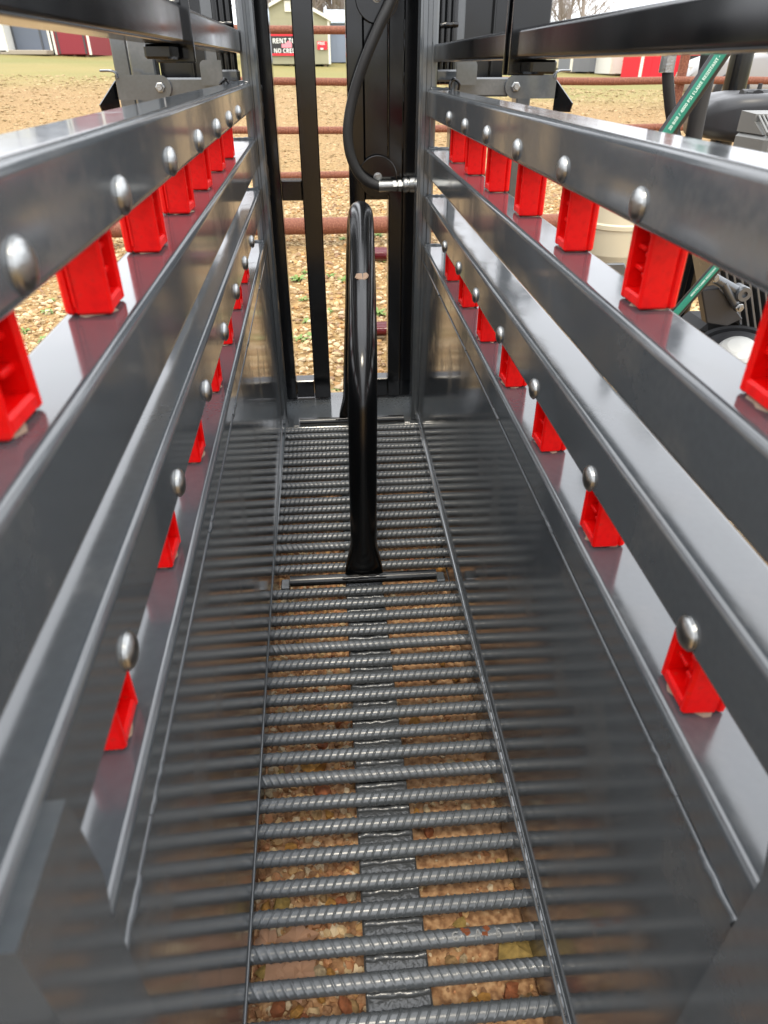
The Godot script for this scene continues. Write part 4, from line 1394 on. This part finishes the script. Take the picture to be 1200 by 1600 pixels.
	plate_poly(bk, [Vector2(k1.x, k1.y), Vector2(k1.x + 0.05, k1.y + 0.005), Vector2(k1.x + 0.14, k1.y - 0.08), Vector2(k1.x + 0.10, k1.y - 0.10), Vector2(k1.x + 0.04, k1.y - 0.09)], 0.08, 0.11)
	put("mount_plate", bk.commit(), M.tank, e)
	var gp := st_new()
	var g1 := px(958, 412, z + 0.15) - O
	plate_poly(gp, [Vector2(g1.x - 0.08, g1.y - 0.08), Vector2(g1.x - 0.03, g1.y), Vector2(g1.x + 0.03, g1.y), Vector2(g1.x + 0.085, g1.y - 0.08)], 0.14, 0.15)
	put("guard_plate", gp.commit(), M.grey, e)
	# base skid so that the unit stands on the ground
	put("skid_frame", box_mesh(Vector3(-0.45, 0.0, -0.3), Vector3(0.35, 0.05, 0.3), 0.004), M.black, e)
	put("stand", box_mesh(Vector3(-0.15, 0.05, -0.2), Vector3(0.25, cc.y - 0.3, -0.0), 0.004), M.black, e)
	put("stand", box_mesh(Vector3(c.x - 0.03, 0.05, -0.03), Vector3(c.x + 0.03, c.y - 0.1, 0.03), 0.004), M.black, e)
	# black steel post behind the tank
	var pt := px(1154, 110, -2.4)
	var post_t := thing("black_post", "round black steel post standing behind the fuel tank", "post", Vector3(pt.x, ground_h(pt.x, -2.4), -2.4))
	var pst := st_new()
	sweep(pst, [Vector3(0, -0.1, 0), Vector3(0, 1.75, 0)], 0.034, 24)
	put("pipe", pst.commit(), M.black, post_t)
	var pcap := st_new()
	lathe(pcap, [Vector2(0.036, 0.0), Vector2(0.036, 0.012), Vector2(0.03, 0.016), Vector2(0.0, 0.016)], look_xf(Vector3(0, 1.75, 0), Vector3.UP), 24)
	put("cap", pcap.commit(), M.black, post_t)
	# hoses
	var h1 := thing("rubber_hose", "plain black hose hanging from a ribbed crimp fitting", "hose", px(1045, 115, -1.45))
	var pts := []
	for q in [[1043, 100], [1044, 130], [1046, 155], [1049, 180], [1056, 215], [1070, 260], [1090, 330]]: pts.append(px(q[0], q[1], -1.45) - h1.position)
	var hs := st_new()
	sweep(hs, smooth_path(pts, 5), 0.0105, 14)
	put("hose", hs.commit(), M.hose, h1)
	var cr := st_new()
	var xf := look_xf(pts[0] + Vector3(0, -0.014, 0), Vector3(0, 1, 0))
	lathe(cr, [Vector2(0.0105, 0.0), Vector2(0.0135, 0.001), Vector2(0.0135, 0.055), Vector2(0.0, 0.056)], xf, 12, false)
	put("crimp_ferrule", cr.commit(), M.zinc, h1)
	var h2 := thing("printed_hose", "black hose with a green printed stripe leaning across the plain hose", "hose", px(1085, 140, -1.35))
	stripe_hose(h2, px(1143, 60, -1.35), px(1027, 230, -1.35), 0.0148, "20 BAR / 4800 PSI FLAME RESISTANT -")
	var h3 := thing("printed_hose", "black hose with a green stripe running down beside the bolted bracket", "hose", px(1100, 435, -1.6))
	stripe_hose(h3, px(1150, 383, -1.6), px(1050, 496, -1.6), 0.013, "4800 PSI FLAME RESISTANT")
	var h4 := thing("rubber_hose", "grey-black hose behind the green-striped hose", "hose", px(1085, 170, -1.42))
	var q4 := []
	for q in [[1112, 60], [1105, 110], [1096, 150], [1088, 190], [1080, 240], [1075, 300]]: q4.append(px(q[0], q[1], -1.45) - h4.position)
	var s4 := st_new()
	sweep(s4, smooth_path(q4, 5), 0.016, 14)
	put("hose", s4.commit(), M.hose, h4)

func stripe_hose(t: Node3D, a: Vector3, b: Vector3, r: float, print_line: String) -> void:
	var O := t.position
	var st := st_new()
	sweep(st, [a - O, a.lerp(b, 0.5) - O, b - O], r, 20)
	var hose := put("hose", st.commit(), M.rubber, t)
	var along := (a - b).normalized()               # text runs upward
	var to_cam := (CAM - a.lerp(b, 0.5)).normalized()
	var nrm := (to_cam - along * to_cam.dot(along)).normalized()
	var across := nrm.cross(along).normalized()
	nrm = (nrm + across * 0.0).normalized()
	var w := r * 0.52
	var ss := st_new()
	for k in 6:                                      # curved stripe hugging the hose
		var a0 := lerpf(-0.6, 0.6, k / 6.0)
		var a1 := lerpf(-0.6, 0.6, (k + 1) / 6.0)
		var n0 := nrm * cos(a0) + across * sin(a0)
		var n1 := nrm * cos(a1) + across * sin(a1)
		quad_n(ss, a - O + n0 * r * 1.02, a - O + n1 * r * 1.02, b - O + n1 * r * 1.02, b - O + n0 * r * 1.02, n0, n1, n1, n0)
	put("stripe", ss.commit(), M.green, hose)
	words(print_line, r * 0.36 / 36.0, 0.0006, M.print, hose, Transform3D(Basis(along, nrm.cross(along), nrm), a.lerp(b, 0.5) - O + nrm * r * 1.03), true)

# ------------------------------------------------------------------ stones, leaves, weeds
func stone_mesh(seedv: int, flat := 0.65) -> ArrayMesh:
	var gg := RandomNumberGenerator.new()
	gg.seed = seedv
	var st := st_new()
	# a squashed, jittered icosahedron-like solid
	var rows := [[Vector3(0, 1, 0)]]
	for j in [0.45, -0.35]:
		var row := []
		for k in 6:
			var a := TAU * (k + (0.5 if j < 0 else 0.0)) / 6 + gg.randf_range(-0.25, 0.25)
			var rr := sqrt(1 - j * j) * gg.randf_range(0.75, 1.2)
			row.append(Vector3(cos(a) * rr, j + gg.randf_range(-0.2, 0.2), sin(a) * rr * 0.8))
		rows.append(row)
	rows.append([Vector3(0, -0.8, 0)])
	var t := []
	for k in 6:
		var k2 := (k + 1) % 6
		t.append([rows[0][0], rows[1][k], rows[1][k2]])
		t.append([rows[1][k], rows[2][k], rows[1][k2]])
		t.append([rows[1][k2], rows[2][k], rows[2][k2]])
		t.append([rows[3][0], rows[2][k], rows[2][k2]])
	for f in t:
		var v := []
		for p in f: v.append(Vector3(p.x, p.y * flat, p.z))
		var n: Vector3 = (v[1] - v[0]).cross(v[2] - v[0]).normalized()
		if n.dot(v[0] + v[1] + v[2]) < 0: n = -n
		tri(st, v[0], v[1], v[2], n, n, n)
	return st.commit()

func build_small() -> void:
	# loose gravel over the yard
	var pal := [Color(0.38, 0.265, 0.125), Color(0.44, 0.325, 0.17), Color(0.31, 0.20, 0.09), Color(0.52, 0.37, 0.20), Color(0.40, 0.22, 0.08), Color(0.27, 0.165, 0.09), Color(0.55, 0.42, 0.26)]
	for v in 3:
		var mm := MultiMesh.new()
		mm.transform_format = MultiMesh.TRANSFORM_3D
		mm.use_colors = true
		mm.mesh = stone_mesh(300 + v, 0.6)
		var xs := []
		for k in 24000:
			var p := Vector2.ZERO
			if k % 4 == 0: p = Vector2(rng.randf_range(-1.8, 2.4), rng.randf_range(-3.6, 0.4))
			else: p = Vector2(rng.randf_range(-2.2, 3.4), -2.1 - pow(rng.randf(), 1.6) * 6.0)
			if p.y > -2.32 and p.x > -0.36 and p.x < 0.46: continue
			var s := 0.004 + pow(rng.randf(), 3.0) * 0.02
			var bs := Basis.from_euler(Vector3(rng.randf_range(-0.4, 0.4), rng.randf() * TAU, rng.randf_range(-0.4, 0.4))).scaled(Vector3.ONE * s)
			xs.append([Transform3D(bs, Vector3(p.x, ground_h(p.x, p.y) + s * 0.2, p.y)), pal[rng.randi() % pal.size()] * rng.randf_range(0.8, 1.15)])
		mm.instance_count = xs.size()
		for k in xs.size():
			mm.set_instance_transform(k, xs[k][0])
			mm.set_instance_color(k, xs[k][1])
		var mi := MultiMeshInstance3D.new()
		mi.name = numbered("gravel")
		mi.multimesh = mm
		mi.material_override = M.stone
		add_child(mi)
		tag(mi, "loose tan gravel strewn over the yard", "gravel", "gravel over the yard", "stuff")
	var mmf := MultiMesh.new()
	mmf.transform_format = MultiMesh.TRANSFORM_3D
	mmf.use_colors = true
	mmf.mesh = stone_mesh(320, 0.35)
	mmf.instance_count = 60000
	for k in 60000:
		var r := 5.0 + pow(rng.randf(), 1.5) * 20.0
		var a := rng.randf_range(-0.75, 0.85)
		var x := r * sin(a)
		var z := -r * cos(a)
		var s := 0.006 + pow(rng.randf(), 2.5) * 0.022 * r / 12.0
		mmf.set_instance_transform(k, Transform3D(Basis.from_euler(Vector3(rng.randf_range(-0.3, 0.3), rng.randf() * TAU, rng.randf_range(-0.3, 0.3))).scaled(Vector3(s * 1.4, s, s)), Vector3(x, ground_h(x, z) + s * 0.1, z)))
		mmf.set_instance_color(k, pal[rng.randi() % 4].lerp(Color(0.34, 0.245, 0.12), 0.8) * rng.randf_range(0.85, 1.05))
	var mif := MultiMeshInstance3D.new()
	mif.name = numbered("straw_litter")
	mif.multimesh = mmf
	mif.material_override = M.stone
	add_child(mif)
	tag(mif, "tan straw and clods scattered over the far yard", "litter", "", "stuff")
	# small crumbs under the grate
	var mm2 := MultiMesh.new()
	mm2.transform_format = MultiMesh.TRANSFORM_3D
	mm2.use_colors = true
	mm2.mesh = stone_mesh(310, 0.65)
	var pal2 := [Color(0.62, 0.38, 0.17), Color(0.68, 0.50, 0.28), Color(0.46, 0.25, 0.12), Color(0.34, 0.19, 0.10), Color(0.70, 0.56, 0.37), Color(0.55, 0.27, 0.13)]
	mm2.instance_count = 9000
	var sn2 := FastNoiseLite.new()
	sn2.seed = 12
	sn2.frequency = 6.0
	sn2.fractal_octaves = 4
	for k in 9000:
		var x := rng.randf_range(-0.17, 0.27)
		if x > 0.09 and rng.randf() < 0.6: x = rng.randf_range(-0.17, 0.02)
		var z := rng.randf_range(-2.0, -0.1)
		var s := 0.0015 + pow(rng.randf(), 2.2) * (0.0095 if x < 0.02 else 0.006)
		mm2.set_instance_transform(k, Transform3D(Basis.from_euler(Vector3(rng.randf(), rng.randf() * TAU, rng.randf())).scaled(Vector3.ONE * s), Vector3(x, -0.078 + sn2.get_noise_2d(x, z) * 0.010 + s * 0.25, z)))
		mm2.set_instance_color(k, pal2[rng.randi() % pal2.size()] * rng.randf_range(0.8, 1.2))
	var mi2 := MultiMeshInstance3D.new()
	mi2.name = numbered("soil_crumbs")
	mi2.multimesh = mm2
	mi2.material_override = M.stone
	add_child(mi2)
	tag(mi2, "fine gravel and soil crumbs under the rebar grate", "gravel", "", "stuff")
	# single stones under the grate
	var sm := []
	for v in 5: sm.append(stone_mesh(330 + v, 0.7))
	var key := [[440, 1420, 0.019, 4], [517, 1422, 0.017, 0], [533, 1410, 0.011, 2], [549, 1402, 0.011, 3], [412, 1520, 0.012, 4], [500, 1521, 0.014, 3], [517, 1523, 0.009, 0], [545, 1468, 0.010, 3], [463, 1585, 0.011, 0], [540, 1575, 0.014, 2], [553, 1573, 0.010, 1], [705, 1503, 0.011, 1], [724, 1498, 0.007, 3], [805, 1500, 0.034, 4], [738, 1570, 0.010, 0], [756, 1565, 0.012, 0], [797, 1560, 0.012, 2], [800, 1548, 0.012, 2], [813, 1565, 0.009, 3], [827, 1562, 0.009, 1], [415, 1422, 0.012, 0], [770, 1225, 0.016, 3], [676, 1062, 0.010, 3], [636, 1062, 0.008, 0], [490, 1200, 0.03, 0], [505, 1240, 0.022, 2], [425, 1240, 0.014, 3], [495, 1275, 0.012, 1], [515, 1275, 0.010, 0], [690, 1035, 0.012, 0], [530, 1130, 0.012, 2]]
	for q in key: rock(sm, q[0], q[1], q[2], q[3])
	for k in 110:
		var z := -pow(rng.randf(), 0.8) * 1.7 - 0.3
		var x := rng.randf_range(-0.15, 0.0) if rng.randf() < 0.65 else rng.randf_range(0.1, 0.25)
		rock_at(sm, Vector3(x, -0.075, z), rng.randf_range(0.006, 0.014), rng.randi() % 5)
	# dead leaves
	var lf := []
	for v in 3: lf.append(leaf_mesh(400 + v))
	for q in [[463, 1470, 0.035, 0.3], [418, 1475, 0.026, 2.0], [440, 1515, 0.040, 1.2], [470, 1520, 0.034, 4.4], [455, 1535, 0.03, 5.2]]:
		var d := px_plane(q[0], q[1], -0.066)
		var l := top("dead_leaf", lf[int(q[0]) % 3], M.leaf, "curled tan dead leaf on the soil under the grate", "leaf", "dead leaves under the grate")
		l.position = d
		l.rotation = Vector3(rng.randf_range(-0.2, 0.2), q[3], rng.randf_range(-0.2, 0.2))
		l.scale = Vector3.ONE * q[2]
	# weeds
	var wm := []
	for v in 3: wm.append(weed_mesh(500 + v))
	var k := 0
	for q in [[466, 440, 0.05], [517, 434, 0.035], [538, 440, 0.04], [492, 531, 0.045], [470, 533, 0.035], [513, 489, 0.03], [591, 371, 0.05], [597, 410, 0.04], [592, 493, 0.05], [480, 505, 0.03], [475, 470, 0.028], [525, 612, 0.02], [75, 490, 0.035], [82, 470, 0.02], [100, 430, 0.03], [70, 535, 0.035], [40, 520, 0.03], [110, 445, 0.02], [92, 415, 0.03], [560, 1155, 0.0], [478, 428, 0.03], [535, 375, 0.03]]:
		if q[2] == 0.0: continue
		var p := px_ground(q[0], q[1])
		var w := thing("weed_plant", "small green weed rosette growing in the tan gravel", "weed", p, rng.randf() * TAU, "weeds in the gravel")
		put("leaves", wm[k % 3], M.weed, w)
		w.scale = Vector3.ONE * q[2] * 1.25
		k += 1

func px_plane(u: float, v: float, y: float) -> Vector3:
	var d := ray(u, v)
	return CAM + d * ((y - CAM.y) / d.y)

func rock(sm: Array, u: float, v: float, s: float, c: int) -> void:
	rock_at(sm, px_plane(u, v, -0.073), s, c)

func rock_at(sm: Array, p: Vector3, s: float, c: int) -> void:
	var names := ["ochre yellow", "pale tan", "rusty red", "light buff", "mustard yellow"]
	var o := top("stone", sm[rng.randi() % 5], M.rocks[c], "%s stone lying on the soil under the grate" % names[c], "stone", "%s stones under the grate" % names[c])
	o.position = p + Vector3(0, s * 0.25, 0)
	o.rotation = Vector3(rng.randf_range(-0.3, 0.3), rng.randf() * TAU, rng.randf_range(-0.3, 0.3))
	o.scale = Vector3(s, s, s) * 1.05

func leaf_mesh(seedv: int) -> ArrayMesh:
	var gg := RandomNumberGenerator.new()
	gg.seed = seedv
	var st := st_new()
	var n := 18
	var ring := []
	for k in n:
		var a := TAU * k / n
		var r := 0.55 + 0.4 * absf(cos(a * 2.5)) + gg.randf_range(-0.08, 0.08)
		ring.append(Vector3(cos(a) * r, 0.16 * sin(a * 3 + seedv) * r + gg.randf_range(0, 0.06), sin(a) * r * 0.75))
	for k in n:
		var p: Vector3 = ring[k]
		var q: Vector3 = ring[(k + 1) % n]
		for h in [0.0, 0.02]:
			var o := Vector3(0, h, 0)
			var nn: Vector3 = (q - p).cross(-p).normalized()
			if nn.y < 0: nn = -nn
			tri(st, o, p + o, q + o, nn, nn, nn)
	return st.commit()

func weed_mesh(seedv: int) -> ArrayMesh:
	var gg := RandomNumberGenerator.new()
	gg.seed = seedv
	var st := st_new()
	for k in 16:
		var a := TAU * k / 16.0 + gg.randf_range(-0.2, 0.2)
		var d := Vector3(cos(a), 0, sin(a))
		var sd := Vector3(-sin(a), 0, cos(a))
		var ln := gg.randf_range(0.6, 1.1)
		var lift := gg.randf_range(0.3, 1.0)
		var prev := Vector3.ZERO
		var pw := 0.04
		for s in range(1, 5):
			var f := s / 4.0
			var p := d * ln * f + Vector3(0, lift * sin(f * 2.2) * 0.6, 0)
			var w: float = [0.12, 0.17, 0.12, 0.01][s - 1]
			var n := (p - prev).cross(sd).normalized()
			if n.y < 0: n = -n
			quad(st, prev - sd * pw, prev + sd * pw, p + sd * w, p - sd * w, n)
			prev = p
			pw = w
	return st.commit()
